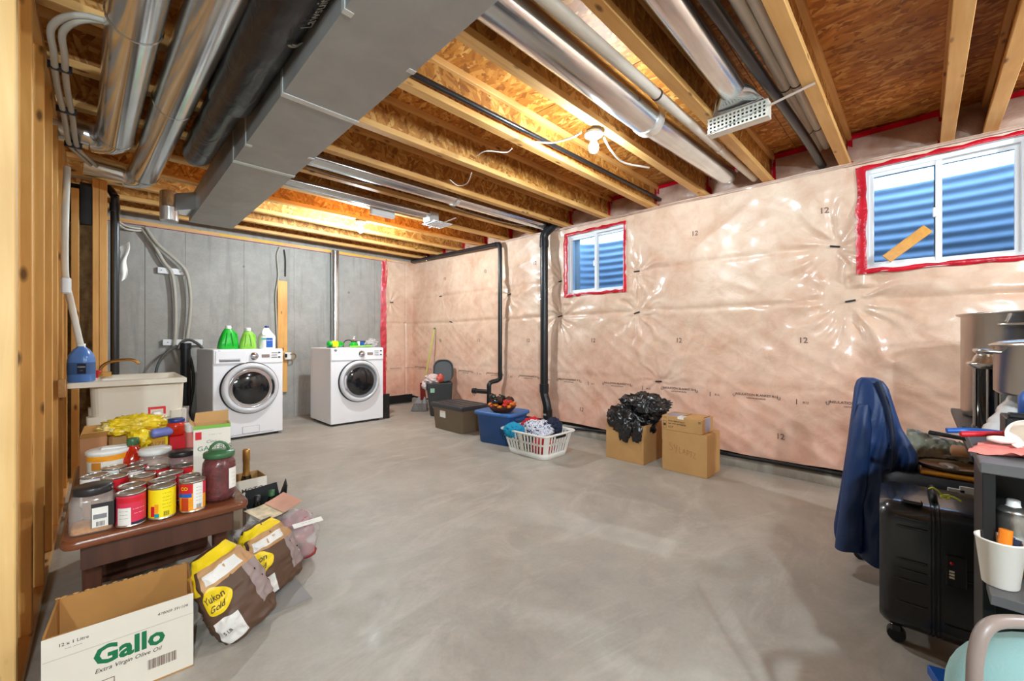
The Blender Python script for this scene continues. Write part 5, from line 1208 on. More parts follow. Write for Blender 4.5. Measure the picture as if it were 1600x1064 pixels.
for f, w_, dd in ((0.005, .125, .045), (.09, .105, .035), (.16, .06, .025), (.175, .025, .02)):
    rings.append([(d_.x*f+x*.7-y*.7, d_.y*f-x*.7-y*.7, d_.z*f) for x, y in rrect(w_*2, dd*2, .02, 4)])
br = MB().loft(rings[:2]); br.build('bristles', M['bristle'], t); MB().loft(rings[1:]).build('head', M['grey'], t)
t = thing('dustpan', 'dark red dustpan hanging at the left of the bin', 'dustpan', P(662, 612, Y=5.42), .5)
MB().add([(-.08, 0, -.12), (.08, 0, -.12), (.06, .02, .14), (-.06, .02, .14), (-.08, .012, -.12), (.08, .012, -.12), (.06, .032, .14), (-.06, .032, .14)], [(0, 1, 2, 3), (7, 6, 5, 4), (0, 4, 5, 1), (1, 5, 6, 2), (2, 6, 7, 3), (3, 7, 4, 0)]).build('pan', simple('dark red plastic', C(150, 26, 34), .35), t)
# taupe tote
t = thing('storage_tote', 'taupe plastic tote with a charcoal lid and white label', 'tote', (3.085, 4.005, 0), 0)
MB().stack([(0, rrect(.33, .53, .03, 4)), (.006, rrect(.34, .54, .03, 4)), (.24, rrect(.375, .585, .03, 4)), (.243, rrect(.39, .60, .03, 4)), (.285, rrect(.395, .605, .03, 4))], 0, True).build('tote_body', M['taupe'], t)
MB().stack([(.268, rrect(.415, .635, .035, 4)), (.272, rrect(.42, .64, .035, 4)), (.305, rrect(.425, .645, .035, 4)), (.318, rrect(.41, .63, .035, 4)), (.320, rrect(.36, .57, .03, 4)), (.312, rrect(.34, .55, .03, 4)), (.312, rrect(.2, .4, .03, 4))], 0, False).build('lid', M['charcoal'], t)
for k in range(3): MB().box(-.13+k*.10, -.08+k*.10, -.24, .24, .312, .316).build('lid_rib', M['charcoal'], t, bevel=.002)
MB().box(-.1875, -.1835, .02, .13, .155, .235).build('label', M['lab_white'], t)
MB().text('--- --', .02, lambda x, y: Vector((-.188, .075-x, .21+y))).text('- --- -', .02, lambda x, y: Vector((-.188, .075-x, .18+y))).build('label_print', M['ink'], t)
MB().box(-.1878, -.1835, .05, .10, .235, .243).build('red_tab', M['lab_red'], t)
# blue tote
t = thing('storage_tote', 'blue plastic tote with a lighter blue lid, basket on top', 'tote', (3.035, 3.185, 0), math.radians(10))
MB().stack([(0, rrect(.30, .37, .04, 4)), (.006, rrect(.315, .385, .04, 4)), (.28, rrect(.35, .44, .045, 4)), (.30, rrect(.37, .46, .045, 4))], 0, True).build('tote_body', M['blue_tote'], t)
MB().stack([(.298, rrect(.385, .475, .05, 4)), (.302, rrect(.40, .49, .05, 4)), (.325, rrect(.40, .49, .05, 4)), (.335, rrect(.385, .475, .05, 4)), (.335, rrect(.35, .44, .05, 4)), (.328, rrect(.33, .42, .05, 4))], 0, True).build('lid', M['blue_lid'], t)
for sy in (-1, 1): MB().box(-.08, .08, sy*.22-.015, sy*.22+.015, .25, .275).build('handle', M['blue_tote'], t, bevel=.006)
BX, BYY, BZ = 2.985, 3.13, .3285
t = thing('fruit_basket', 'dark woven bowl with orange and red decoration on the blue tote', 'basket', (BX, BYY, BZ), .6)
MB().lathe([(.085, 0), (.095, .004), (.125, .03), (.142, .055), (.15, .07), (.145, .073), (.132, .055), (.11, .03), (0, .02)], 30).build('bowl', M['wicker'], t)
m = MB()
for k in range(18): a = 2*PI*k/18; m.blob((.088*math.cos(a), .088*math.sin(a), .012), (.017, .012, .011), k, .2, 2, 1)
m.build('braided_foot', M['wicker'], t)['kind'] = 'stuff'
for k in range(16): a = 2*PI*k/16; MB().blob((.12*math.cos(a), .12*math.sin(a), .078+.010*math.sin(k*3)), (.042, .03, .016), k, .3, 2, 2, .15).build('leaf', M['leaf_orange'] if k % 3 else M['leaf_red'], t)
for k, (x, y, z, r) in enumerate(((-.10, .05, .12, .04), (.08, -.06, .11, .045), (.09, .03, .125, .045), (-.03, .04, .12, .045), (-.06, .09, .165, .036), (.04, .09, .115, .04))): MB().blob((x, y, z), (r, r, r*.9), 80+k, .25, 3, 3, .2).build('dark_cone', M['wicker'] if k % 2 else M['bag'], t)
for k, (x, y) in enumerate(((0, -.08), (-.05, -.05), (.03, -.03))): MB().blob((x, y, .10), (.04, .036, .026), 90+k, .1, 2, 2).build('red_fruit', M['leaf_red'], t)
# laundry basket
t = thing('laundry_basket', 'white slotted plastic laundry basket full of clothes', 'basket', (2.955, 2.61, 0), 0)
bw, bd, tw_, td_ = .34, .46, .44, .57; BH = .235
ringp = lambda w_, d_, z, n=5, r=.06: [(x, y, z) for x, y in rrect(w_, d_, r, n)]
at = lambda f: (bw+(tw_-bw)*f, bd+(td_-bd)*f, BH*f)
m = MB()
m.loft([ringp(bw-.01, bd-.01, 0), ringp(*at(.02)), ringp(*at(.24)), ]+[ringp(at(.24)[0]-.008, at(.24)[1]-.008, at(.24)[2]), ringp(bw-.008, bd-.008, .01)], caps=(True, True))
m.build('basket_base', M['white_plastic'], t)
m = MB()
a, b = at(.92), at(1)
m.loft([ringp(a[0], a[1], a[2]), ringp(a[0]+.03, a[1]+.03, a[2]+.004), ringp(b[0]+.034, b[1]+.034, b[2]-.004), ringp(b[0]+.02, b[1]+.02, b[2]+.004), ringp(b[0]-.006, b[1]-.006, b[2]+.002), ringp(a[0]-.008, a[1]-.008, a[2])], caps=(False, False)); 
m.build('rim', M['white_plastic'], t)
# slotted wall: slats between base and rim with a mid band
per = rrect(1, 1, .13, 5)
def wallpt(s_, f):
    w_, d_, z = at(f); pts = rrect(w_, d_, .06, 5); n_ = len(pts)
    L = [0]
    for i in range(n_): L.append(L[-1]+math.dist(pts[i], pts[(i+1) % n_]))
    q = (s_ % 1)*L[-1]
    for i in range(n_):
        if q <= L[i+1]: g_ = (q-L[i])/(L[i+1]-L[i]+1e-9); break
    p, r = pts[i], pts[(i+1) % n_]; return (p[0]+(r[0]-p[0])*g_, p[1]+(r[1]-p[1])*g_, z)
def wq(m, s0, s1, f0, f1, th=.004):
    q = [wallpt(s0, f0), wallpt(s1, f0), wallpt(s1, f1), wallpt(s0, f1)]
    k = lambda p: (p[0]*(1-.02), p[1]*(1-.016), p[2])
    m.add(q+[k(p) for p in q], [(0, 1, 2, 3), (7, 6, 5, 4), (0, 4, 5, 1), (1, 5, 6, 2), (2, 6, 7, 3), (3, 7, 4, 0)])
m = MB(); N = 46
for i in range(N):
    wq(m, i/N, (i+.52)/N, .22, .93)
for i in range(N): wq(m, i/N, (i+1)/N, .56, .64)
for i in range(N):
    if i % 8 in (0,): wq(m, i/N, (i+1)/N, .22, .93)
m.build('slotted_wall', M['white_plastic'], t)
for s_ in (-1, 1): MB().box(-.07, .07, s_*.287-.008, s_*.287+.008, .195, .232).build('hand_hole', M['dark'], t, bevel=.006)
def cloth(label, c, rad, seed, mat, nm='garment', crease=.22, cf=4, amp=.15, sub=5, flat=.03):
    return tag(MB().blob(c, rad, seed, amp, 1.8, sub, crease, cf, flatz=flat).build(nm, mat), label, 'clothing', 'clothes in the white basket')
cloth('turquoise garment hanging at the left edge of the basket', (2.80, 2.77, .215), (.10, .095, .065), 101, M['clothteal'])
cloth('red garment at the back of the basket', (3.04, 2.76, .225), (.10, .11, .08), 102, M['clothred'])
cloth('white garment with small dark figures in the middle of the basket', (2.95, 2.60, .23), (.125, .15, .085), 103, M['clothprint'], crease=.14)
cloth('dark navy garment at the right of the basket', (3.07, 2.52, .235), (.075, .10, .095), 104, M['clothnavy'])
cloth('dark green garment under the others, seen through the slots', (2.92, 2.72, .11), (.10, .10, .075), 105, simple('dark green cloth', C(40, 84, 70), .8), flat=.014)
cloth('crimson garment low in the basket, seen through the slots', (2.90, 2.50, .10), (.11, .105, .08), 106, M['clothred'], flat=.014)
# carton with refuse bag
def carton(label, x0, x1, y0, y1, z0, h_, name='carton'):
    t = thing(name, label, 'box', ((x0+x1)/2, (y0+y1)/2, z0)); w_, d_ = x1-x0, y1-y0
    return t, w_, d_
t = open_box('open brown box with a black refuse bag bulging out', 'carton', 3.485, 1.885, .355, .37, .335, M['card'], M['card_in'], 0, 0.001, .005)
MB().box(-.181, -.1775, -.16, -.03, .12, .335).build('side_panel', M['card'], t)
t = thing('refuse_bag', 'shiny black refuse bag stuffed into the open brown box', 'bag', (3.49, 1.87, .30))
MB().blob((0, .0, .02), (.165, .175, .13), 111, .2, 2.0, 5, .16, 5).build('bag_lower', M['bag'], t)
MB().blob((.03, -.07, .17), (.14, .21, .13), 112, .22, 2.0, 5, .20, 5).build('bag_upper', M['bag'], t)
MB().blob((-.15, .06, .05), (.065, .14, .13), 113, .25, 2.2, 4, .2, 5).build('bag_fold', M['bag'], t)
MB().blob((-.19, -.0, -.02), (.03, .06, .10), 114, .3, 2.2, 4, .2, 5).build('hanging_corner', M['bag'], t)
MB().blob((-.19, -.11, -.01), (.025, .045, .09), 115, .3, 2.2, 4, .2, 5).build('hanging_corner', M['bag'], t)
MB().blob((-.1, .17, .08), (.07, .05, .07), 116, .3, 2.2, 4, .2, 5).build('bag_fold', M['bag'], t)
# closed carton with handwriting
t = thing('carton', 'large closed brown box with faint handwriting', 'box', (3.475, 1.363, 0.0))
MB().box(-.145, .145, -.181, .181, .001, .335).build('box_body', M['card'], t, bevel=.002)
hand = [[(0.0, .9), (-.25, 1.0), (-.35, .8), (-.1, .55), (.05, .3), (-.1, .05), (-.35, .1)], [(.2, .95), (.3, .55), (.5, .5)], [(.55, 1.0), (.5, .5), (.45, -.1)], [(.8, .8), (.78, .1), (1.0, .08)], [(1.15, .1), (1.3, .7), (1.42, .1)], [(1.2, .35), (1.4, .35)], [(1.6, .05), (1.62, .7), (1.8, .65), (1.8, .4), (1.62, .35)], [(1.9, .7), (2.2, .7)], [(2.05, .7), (2.05, .05)], [(2.3, .65), (2.5, .65), (2.3, .05), (2.55, .02)]]
for st_ in hand:
    m = MB(); m.tube(catmull([(-.1462, .125-(a*.075+.03), .17+b*.062-a*.012) for a, b in st_], 4), .0013, 5); m.build('handwriting', M['lab_brown'], t)
MB().box(-.02, .02, -.181, .181, .335, .3356).build('tape', M['lab_brown'], t)
t = thing('carton', 'smaller brown parcel box with black print, standing on the large closed box', 'box', (3.452, 1.385, .3365))
MB().box(-.12, .12, -.166, .160, 0, .118).build('box_body', M['card'], t, bevel=.002)
MB().box(-.115, .1, -.005, .0, .118, .1195).build('flap_gap', M['dark'], t); MB().box(-.03, .11, -.15, -.142, .118, .1195).build('flap_gap', M['dark'], t)
MB().box(-.1, .05, .02, .14, .118, .1188).build('tape', M['lilac'], t)
MB().box(-.1205, -.05, -.02, .03, .1, .1192).build('white_label', M['lab_white'], t)
MB().box(-.06, .06, -.1665, -.1655, .01, .118).build('side_tape', M['lilac'], t)
e = lambda x, y: Vector((-.1207, -x, y))
MB().text('Now delivering in', .019, lambda x, y: e(-.108+x, .078+y), 0, .012, 0, 'LEFT').text('our own packaging.', .019, lambda x, y: e(-.108+x, .058+y), 0, .012, 0, 'LEFT').text('prime', .018, lambda x, y: e(-.085+x, .034+y), 0, .0).text('11', .025, lambda x, y: e(-.135+x, .102+y), 0, .008).text('=', .04, lambda x, y: e(.145+x, .088+y), 0, .012).build('box_print', M['black_ink'], t)['kind'] = 'stuff'
m = MB()
for k in range(4): m.box(-.1208, -.1198, .122, .150, .014+k*.020, .016+k*.020)
m.box(-.1208, -.1198, .149, .1505, .014, .076).box(-.1208, -.1198, .122, .1235, .014, .076).box(-.1208, -.1198, .127, .146, .037, .052); m.build('icon_strip', M['black_ink'], t)['kind'] = 'stuff'
m = MB(); m.tube(catmull([(-.1208, .105, .026), (-.1208, .085, .021), (-.1208, .066, .026)], 4), .001, 4); m.build('curved_mark', M['black_ink'], t)
# wood board caught in the big window
t = thing('wood_board', 'short yellow wood board leaning inside the big window', 'board', P(1390, 405, X=3.835))
a = P(1385, 405, X=3.83)-Vector(t.location); b = P(1450, 357, X=3.87)-Vector(t.location)
MB().beam(a, b, .066, .018, (1, 0, .1)).build('board', M['honey'], t, bevel=.002)
# ------------------------------------------------------------------ right foreground
# suitcase: one narrow side faces the room
t = thing('suitcase', 'small black hard-shell suitcase standing at the right, beside the navy jacket', 'suitcase', (2.165, -.028, 0), math.radians(2))
SW, SD, SH, Z0 = .36, .285, .450, .055
m = MB()
def shell(y0, y1, bulge):
    rings = []
    for f in [i/10 for i in range(11)]:
        y = y0+(y1-y0)*f; e = bulge(f)
        rings.append([(x*e[0], y, Z0+SH/2+z*e[1]) for x, z in rrect(SW, SH, .06, 6)])
    return rings
ends = lambda f: (1-.10*max(0, (f-.75)/.25)**2, 1-.07*max(0, (f-.75)/.25)**2)
rev = lambda f: ends(1-f)
MB().loft(shell(.012, SD/2, ends)[::-1]).build('left_shell', M['suit'], t)
MB().loft(shell(-SD/2, -.012, rev)[::-1]).build('right_shell', M['suit'], t)
MB().loft([[(x*.985, y, Z0+SH/2+z*.99) for x, z in rrect(SW, SH, .06, 6)] for y in (.013, -.013)]).build('zip_band', M['rubber'], t)
for dy in (-.006, .006): MB().loft([[(x*.999, y, Z0+SH/2+z*.999) for x, z in rrect(SW, SH, .06, 6)] for y in (dy+.0025, dy-.0025)]).build('zip_piping', M['suit'], t)
for zz in (.08, .16, .195, .23, .345, .375):
    for (ya, yb) in ((.02, .10),):
        MB().tube([(-SW/2-.001, ya, Z0+zz+.03), (-SW/2-.001, .085, Z0+zz+.03), (-SW/2*.96, .108, Z0+zz+.03)], .0045, 6).build('shell_rib', M['suit'], t)
for zz in (.05, .21, .24): MB().tube([(-SW/2-.001, -.02, Z0+zz+.03), (-SW/2-.001, -.09, Z0+zz+.03)], .003, 6).build('shell_rib', M['suit'], t)
MB().box(-SW/2-.006, -SW/2, -.070, -.022, .27, .37).build('lock_plate', M['rubber'], t, bevel=.003)
MB().lathe([(.005, 0), (.005, .004), (0, .005)], 10, M=Matrix.Translation((-SW/2-.006, -.036, .345)) @ Matrix.Rotation(-PI/2, 4, 'Y')).build('lock_button', M['lab_red'], t)
for k in range(3): MB().box(-SW/2-.0085, -SW/2-.006, -.042, -.030, .295+k*.010, .301+k*.010).build('lock_dial', M['lab_white'], t)
MB().box(-SW/2+.02, -SW/2+.06, .03, .085, Z0+SH, Z0+SH+.012).build('corner_cap', M['suit'], t, bevel=.005)
MB().tube(catmull([(-.07, -.0, Z0+SH-.002), (-.06, -.0, Z0+SH+.018), (.06, 0, Z0+SH+.018), (.07, 0, Z0+SH-.002)], 5), .010, 8).build('carry_handle', M['rubber'], t)
for sx in (-1, 1):
    for sy in (-1, 1):
        w_ = MB().lathe([(.024, -.016), (.026, -.012), (.026, .012), (.024, .016)], 18, M=Matrix.Translation((sx*(SW/2-.045), sy*(SD/2-.045), .0265)) @ Matrix.Rotation(PI/2, 4, 'Y')).build('wheel', M['rubber'], t)
        MB().box(sx*(SW/2-.045)-.022, sx*(SW/2-.045)+.022, sy*(SD/2-.045)-.015, sy*(SD/2-.045)+.015, .038, .066).build('wheel_fork', M['suit'], w_, bevel=.004)
tag(MB().tube(catmull([P(1451, 764, X=2.02), P(1458, 762, X=2.02), P(1468, 769, X=2.02), P(1472, 773, X=2.02), P(1483, 774, X=2.02), P(1480, 780, X=2.02), P(1470, 775, X=2.02), P(1488, 776, X=2.02), P(1502, 783, X=2.02)], 6), .0028, 6).build('luggage_cord', simple('neon yellow cord', C(214, 226, 70), .5)), 'neon yellow cord looped on top of the black suitcase', 'cord')
# swivel chair behind it, jacket over its back
CX, CY_ = 2.60, -.075
t = thing('swivel_chair', 'black swivel chair behind the suitcase, jacket over its back', 'chair', (CX, CY_, 0))
for k in range(5):
    a = math.radians(152)+k*2*PI/5; e = (.295*math.cos(a), .295*math.sin(a))
    lg = MB().tube([(0, 0, .085), (e[0]*.6, e[1]*.6, .075), (e[0], e[1], .062)], [.024, .02, .014], 8).build('base_leg', M['desk'], t)
    MB().lathe([(.02, -.012), (.024, -.008), (.024, .008), (.02, .012)], 14, M=Matrix.Translation((e[0], e[1], .0245)) @ Matrix.Rotation(a, 4, 'Z') @ Matrix.Rotation(PI/2, 4, 'X')).build('caster', M['rubber'], lg)
MB().lathe([(.03, .07), (.03, .25), (.02, .26), (.02, .44), (0, .44)], 14).build('column', M['rubber'], t)
MB().stack([(.435, rrect(.40, .38, .08, 5)), (.45, rrect(.44, .42, .10, 5)), (.495, rrect(.45, .43, .10, 5)), (.517, rrect(.40, .38, .09, 5))]).build('seat', simple('black grey seat cloth', C(46, 47, 52), .55, var=.2, bump=.2, bs=18), t)
MB().tube(catmull([(0, .05, .41), (-.03, .16, .40), (-.07, .225, .46), (-.09, .235, .62)], 5), .018, 8).build('back_stem', M['rubber'], t)
MB().stack([(.54, rrect(.04, .11, .018, 4, -.10, .235)), (.60, rrect(.045, .15, .018, 4, -.10, .235)), (.80, rrect(.04, .10, .018, 4, -.10, .235)), (.855, rrect(.03, .05, .014, 4, -.10, .235))]).build('backrest', M['desk'], t)
tag(MB().box(-.16, .15, -.20, .105, 0, .018).build('wood_board', M['honey'], None, bevel=.006, loc=(2.585, -.10, .5185)), 'honey coloured flat board lying on the swivel chair seat', 'board')
t2 = thing('round_tray', 'round dark rimmed tray with a pale picture lying on the honey board', 'tray', (2.56, -.095, .538), .2)
MB().lathe([(.105, 0), (.115, .004), (.120, .016), (.116, .017), (.108, .008), (.0, .008)], 40).build('rim', simple('dark brown rim', C(70, 56, 44), .5), t2)
MB().lathe([(.107, .0085), (0, .0095)], 40, caps=(False, False)).build('picture', simple('pale beige picture', C(214, 180, 142), .5, var=.2, vs=14), t2)
MB().blob((-.03, .02, .013), (.045, .025, .008), 3, .3, 2, 3).build('pale_card', M['lab_white'], t2)
bgp = MB()
def sg(u, v):
    # draped, crumpled film: a ridge running down from the jacket to the desk
    x = 2.585+.16*v-.03*u; y = .05-.235*u; z = .558+.02*u+(.105-.075*u)*math.sin(min(1, v*1.15)*PI*.62)
    return (x, y, z+.014*noise.noise(Vector((u*6, v*5, 3)))+.012*(0.4-abs(noise.noise(Vector((u*11, v*9, 8))))*2))
bgp.grid(sg, 44, 28)
bgp.grid(lambda u, v: tuple(a_+(b_-a_)*v for a_, b_ in zip(sg(u, 1), (2.77-.03*u, .05-.235*u, .525))), 44, 4)
bgp.build('film', M['sage']); tag(bpy.data.objects['film'], 'crumpled grey green plastic film draped from the jacket over the round tray', 'plastic film')
# jacket
t = thing('jacket', 'dark blue jacket draped over the swivel chair back, left of the suitcase', 'jacket', (2.50, .155, 0))
PL = [(590, 1345), (594, 1339), (604, 1335), (640, 1331), (700, 1324), (760, 1315), (830, 1303), (846, 1304), (862, 1316)]
PR = [(590, 1366), (594, 1379), (604, 1388), (640, 1400), (665, 1409), (706, 1436), (745, 1432), (800, 1420), (862, 1395)]
def interp(tab, v):
    for (v0, a0), (v1, a1) in zip(tab[:-1], tab[1:]):
        if v <= v1: return a0+(a1-a0)*(v-v0)/(v1-v0)
    return tab[-1][1]
def jr(v, n=88):
    a, b = P(interp(PL, v), v, X=2.5), P(interp(PR, v), v, X=2.5); z = (a.z+b.z)/2
    w_ = (a.y-b.y)/2; cy = (a.y+b.y)/2-.155; f = (v-590)/272; d_ = .030+.045*min(1, f/.25); out = []
    for i in range(n):
        th = 2*PI*i/n; ca, sa = math.cos(th), math.sin(th); env = min(1, f*3)
        yy = cy+w_*(abs(sa)**.85)*(1 if sa > 0 else -1)
        q = noise.noise(Vector((yy*7+f*1.5, f*2.2, ca*.6+2))); q2 = noise.noise(Vector((yy*22-f*3, f*2.5+5, ca+1)))
        fold = env*(.036*q+.026*(.4-abs(q2)*2))
        x = (d_+fold)*(abs(ca)**.7)*(1 if ca > 0 else -1)
        hem = (-.028*max(0, f-.9)/.1*(1 if sa < .1 else 0)+.010*math.sin(yy*40)*f**6)
        out.append((x, yy, z+hem))
    return out
MB().loft([jr(v)[::-1] for v in [590, 592, 595, 600, 606, 614]+list(range(624, 863, 7))]).build('jacket_body', M['navy'], t)
sl = []
for i in range(26):
    v = 632+(852-632)*i/25; a = P(1334-.00*i+(v-632)*-.135, v, X=2.44); b = P(1366-(v-632)*.085, v, X=2.44); cy = (a.y+b.y)/2-.155; w_ = (a.y-b.y)/2*min(1, .55+i*.12)
    sl.append([(-.065-.012*math.sin(i*.12)+(.036+.004*math.sin(i*.9))*min(1, .3+i*.14)*math.cos(2*PI*k/22)+.006*noise.noise(Vector((i*.25, k*.3, 2))), cy+w_*math.sin(2*PI*k/22), a.z+.006*math.sin(k*.57)) for k in range(22)])
MB().loft(sl).build('sleeve', M['navy'], t)
p0 = [P(1372, 596, X=2.44), P(1388, 640, X=2.43), P(1396, 700, X=2.42), P(1390, 760, X=2.42)]
MB().tube(catmull([p-Vector((2.50, .155, 0)) for p in p0], 6), [.010]*12+[.006]*7, 8).build('collar_edge', M['navy_dark'], t)
for i, (u, v) in enumerate(((1493, 772), (1512, 770))):
    p = P(u, v, X=2.36); tag(MB().box(p.x-.003, p.x+.003, p.y-.026, p.y+.022, p.z-.022, p.z+.022).build('white_card', M['lab_white'], bevel=.002), 'small white printed card on the swivel chair edge behind the suitcase, %s one' % ('left' if i == 0 else 'right'), 'card')
# black cabinet
KX, KT, KS, KY = 1.30, .826, .585, -.090
t = thing('desk_unit', 'black laminate desk unit with an open shelf at the right edge', 'desk', (KX, KY, 0))
MB().box(.0, .20, -.018, 0, 0, KT-.022).build('side_panel', M['desk'], t, bevel=.001)
MB().box(.0, .20, -.90, -.882, 0, KT-.022).build('side_panel', M['desk'], t, bevel=.001)
MB().box(-.006, .46, -.91, .004, KT-.022, KT).build('top', M['desk_top'], t, bevel=.002)
MB().box(-.075, .19, -.882, -.005, KS-.02, KS).build('shelf', M['desk_top'], t, bevel=.001)
MB().box(.42, .44, -.882, -.35, 0, KT-.022).build('rear_panel', M['desk'], t)
MB().box(.19, .20, -.882, -.018, 0, KT-.022).build('back_panel', M['desk'], t)
MB().box(.02, .038, -.882, -.018, .05, KS-.02).build('lower_front', M['desk'], t)
ZS = KS+.001
# cup with handles in it
p = P(1563, 904, X=1.285); c = (1.285, p.y, ZS)
t = thing('paper_cup', 'white paper cup with green line print on the open shelf', 'cup', c)
MB().lathe([(.0235, 0), (.0255, .002), (.0345, .090), (.036, .091), (.036, .094), (.0335, .094), (.024, .006), (0, .006)], 36).build('cup', M['greycup'], t)
rc = random.Random(4)
for k in range(7):
    z = .034+k*.0072; a0 = -PI+PI*.62+rc.uniform(-.35, .1)-.25; a1 = a0+1.25+rc.uniform(0, .3)
    r = .0256+.0090*(z/.090)+.0006
    m = MB(); m.grid(lambda u, v: ((r+.0011*v*0)*math.cos(a0+u*(a1-a0)), (r)*math.sin(a0+u*(a1-a0)), z+v*.0036), 12, 1); m.build('green_line', M['cupgreen'], t)
def stick(nm, lab, dx, dy, top, mat, r=.005):
    x0, y0 = c[0]+dx*.3, c[1]+dy*.3
    return tag(MB().tube([(x0, y0, ZS+.012), (c[0]+dx, c[1]+dy, ZS+top)], r, 8, flat=(1, 1.8)).build(nm, mat), lab, 'tool')
stick('toothbrush', 'orange plastic handle standing in the paper cup', .006, -.008, .112, M['orange'], .0055)
stick('pen', 'dark blue handle leaning in the paper cup, left of another', .014, -.014, .098, M['cap_blue'], .004); stick('pen', 'dark blue short handle leaning in the paper cup at the right', .012, -.022, .094, M['clothnavy'], .004)
p = P(1592, 830, X=1.47)
t = thing('spray_can', 'silver spray can behind the paper cup', 'can', (1.415, -.142, ZS))
MB().lathe([(.024, 0), (.027, .003), (.027, .108), (.0245, .115), (.026, .118), (.026, .121), (.018, .128), (.012, .131)], 28).build('can_body', M['steel'], t)
MB().lathe([(.019, .126), (.013, .130), (.011, .133), (.011, .143), (.008, .145), (0, .145)], 20).build('nozzle', M['white_plastic'], t)
t = thing('round_tin', 'golden lidded round tin on the shelf right of the paper cup', 'tin', (1.365, -.185, ZS))
MB().lathe([(.038, 0), (.039, .03), (.0, .03)], 26).build('tin_body', M['yellow_gold'], t); MB().lathe([(.040, .028), (.040, .046), (0, .047)], 26).build('lid', M['white_plastic'], t)
# on the cabinet top
ZC = KT+.001
def cpt(u, v): return P(u, v, Z=ZC)
p = cpt(1576, 712)
t = thing('measuring_cup', 'white plastic cup lying on its side on the black desk', 'cup', (p.x+.09, p.y-.035, ZC+.036))
cm = Matrix.Rotation(math.radians(-70), 4, 'Z') @ Matrix.Rotation(math.radians(-78), 4, 'Y') if False else Matrix.Rotation(math.radians(-84), 4, 'Y')
MB().lathe([(.0, 0-.06), (.022, -.06), (.024, -.055), (.033, .02), (.035, .022), (.032, .02), (.021, -.05), (0, -.05)], 30, M=cm).build('cup', M['greycup'], t)
MB().blob((-.03, .040, -.012), (.012, .024, .009), 5, .1, 2, 2).build('handle', M['greycup'], t)
p = cpt(1535, 704)
tag(MB().grid(lambda u, v: Vector((p.x-.05+.13*u, p.y-.075+.10*v-.03*u, ZC+.004+.010*abs(noise.noise(Vector((u*5, v*4, 2))))+.004*math.sin(u*20+v*6))), 24, 16).build('pink_cloth', M['pinkcloth']), 'salmon pink cloth spread on the front of the black desk', 'cloth')
p = cpt(1545, 690)
t = thing('pliers', 'red and blue handled pliers lying on the black desk', 'pliers', (p.x, p.y, ZC+.016), math.radians(-78))
MB().tube(catmull([(-.07, .018, 0), (-.03, .022, .004), (.02, .005, .006), (.03, 0, .006)], 4), .007, 8).build('blue_handle', M['blue'], t)
MB().tube(catmull([(-.055, -.022, 0), (-.02, -.016, .004), (.02, -.003, .006), (.03, .0, .006)], 4), .007, 8).build('red_handle', M['lab_red'], t)
MB().tube([(.025, 0, .006), (.06, -.004, .01), (.085, -.002, .012)], [.010, .009, .004], 8).build('jaws', M['lab_red'], t)
p = cpt(1592, 688)
t = thing('soap_dish', 'green tub with a lime lid on a pale green plate on the desk', 'tub', (p.x+.03, p.y-.012, ZC))
MB().lathe([(.055, 0), (.062, .005), (.06, .007), (0, .006)], 28).build('plate', simple('pale green plate', C(150, 190, 160), .3), t)
MB().lathe([(.034, .007), (.036, .010), (.032, .034), (0, .034)], 26).build('tub_body', M['mint'], t); MB().lathe([(.033, .033), (.029, .050), (.018, .052), (.006, .053), (.005, .066), (0, .067)], 26).build('lid', M['limelid'], t)
t = thing('speaker_box', 'black box with switches at the right edge behind the green tub', 'box', (1.665, -.235, ZC))
MB().box(-.05, .06, -.14, .085, 0, .058).build('box_body', M['desk'], t, bevel=.003)
for k in range(3): MB().box(-.05, -.02, -.04+k*.045, -.01+k*.045, .058, .070).build('switch', M['rubber'], t, bevel=.003)
p = P(1596, 610, X=1.70)
t = thing('spray_bottle', 'blue plastic bottle at the right edge before the pots', 'bottle', (1.675, -.205, ZC+.0585))
MB().lathe([(.026, 0), (.029, .005), (.029, .05), (.018, .07), (.012, .085), (.016, .087), (.016, .10), (0, .101)], 22).build('body', M['blue'], t); MB().box(-.030, -.024, -.015, .02, .012, .045).build('label', M['lab_white'], t)
# table with pots behind the cabinet
PT = .735
t = thing('side_table', 'dark narrow table behind the desk unit carrying the pots', 'table', (2.45, -.62, 0))
MB().box(-.60, .62, -.46, .515, PT-.022, PT).build('table_top', M['desk'], t, bevel=.003)
for sx in (-.55, .57):
    for sy in (-.42, .40): MB().box(sx-.02, sx+.02, sy-.02, sy+.02, 0, PT-.022).build('leg', M['desk'], t)
PZ = PT+.001
t = thing('stock_pot', 'large shiny steel stock pot at the right edge, back of the table', 'pot', (2.86, -.372, PZ))
R, Hh = .243, .465
MB().lathe([(R-.012, 0), (R, .012), (R, Hh-.012), (R+.014, Hh-.006), (R+.016, Hh), (R+.002, Hh+.002), (R-.004, Hh-.004), (R-.004, .02), (0, .015)], 64, caps=(True, True)).build('pot_body', M['steel'], t)
MB().tube(catmull([(-R*math.cos(.55), R*math.sin(.55)*-1-.0, Hh-.05), (-(R+.04)*math.cos(.5), -(R+.04)*math.sin(.5), Hh-.055), (-(R+.055)*math.cos(0.0), -(R+.0)*math.sin(.05), Hh-.055), (-(R+.04)*math.cos(-.5), (R+.04)*math.sin(.5), Hh-.055), (-R*math.cos(.55), R*math.sin(.55), Hh-.05)][:], 6), .007, 10).build('loop_handle', M['steel'], t)
t = thing('sauce_pot', 'wide steel pot with a lid, raised before the stock pot', 'pot', (2.12, -.345, .905))
R = .175; Hh = .155
MB().lathe([(R-.01, 0), (R, .010), (R, Hh), (R+.008, Hh+.003), (R+.008, Hh+.006), (R-.004, Hh+.006), (R-.004, .01), (0, .008)], 56).build('pot_body', M['steel'], t)
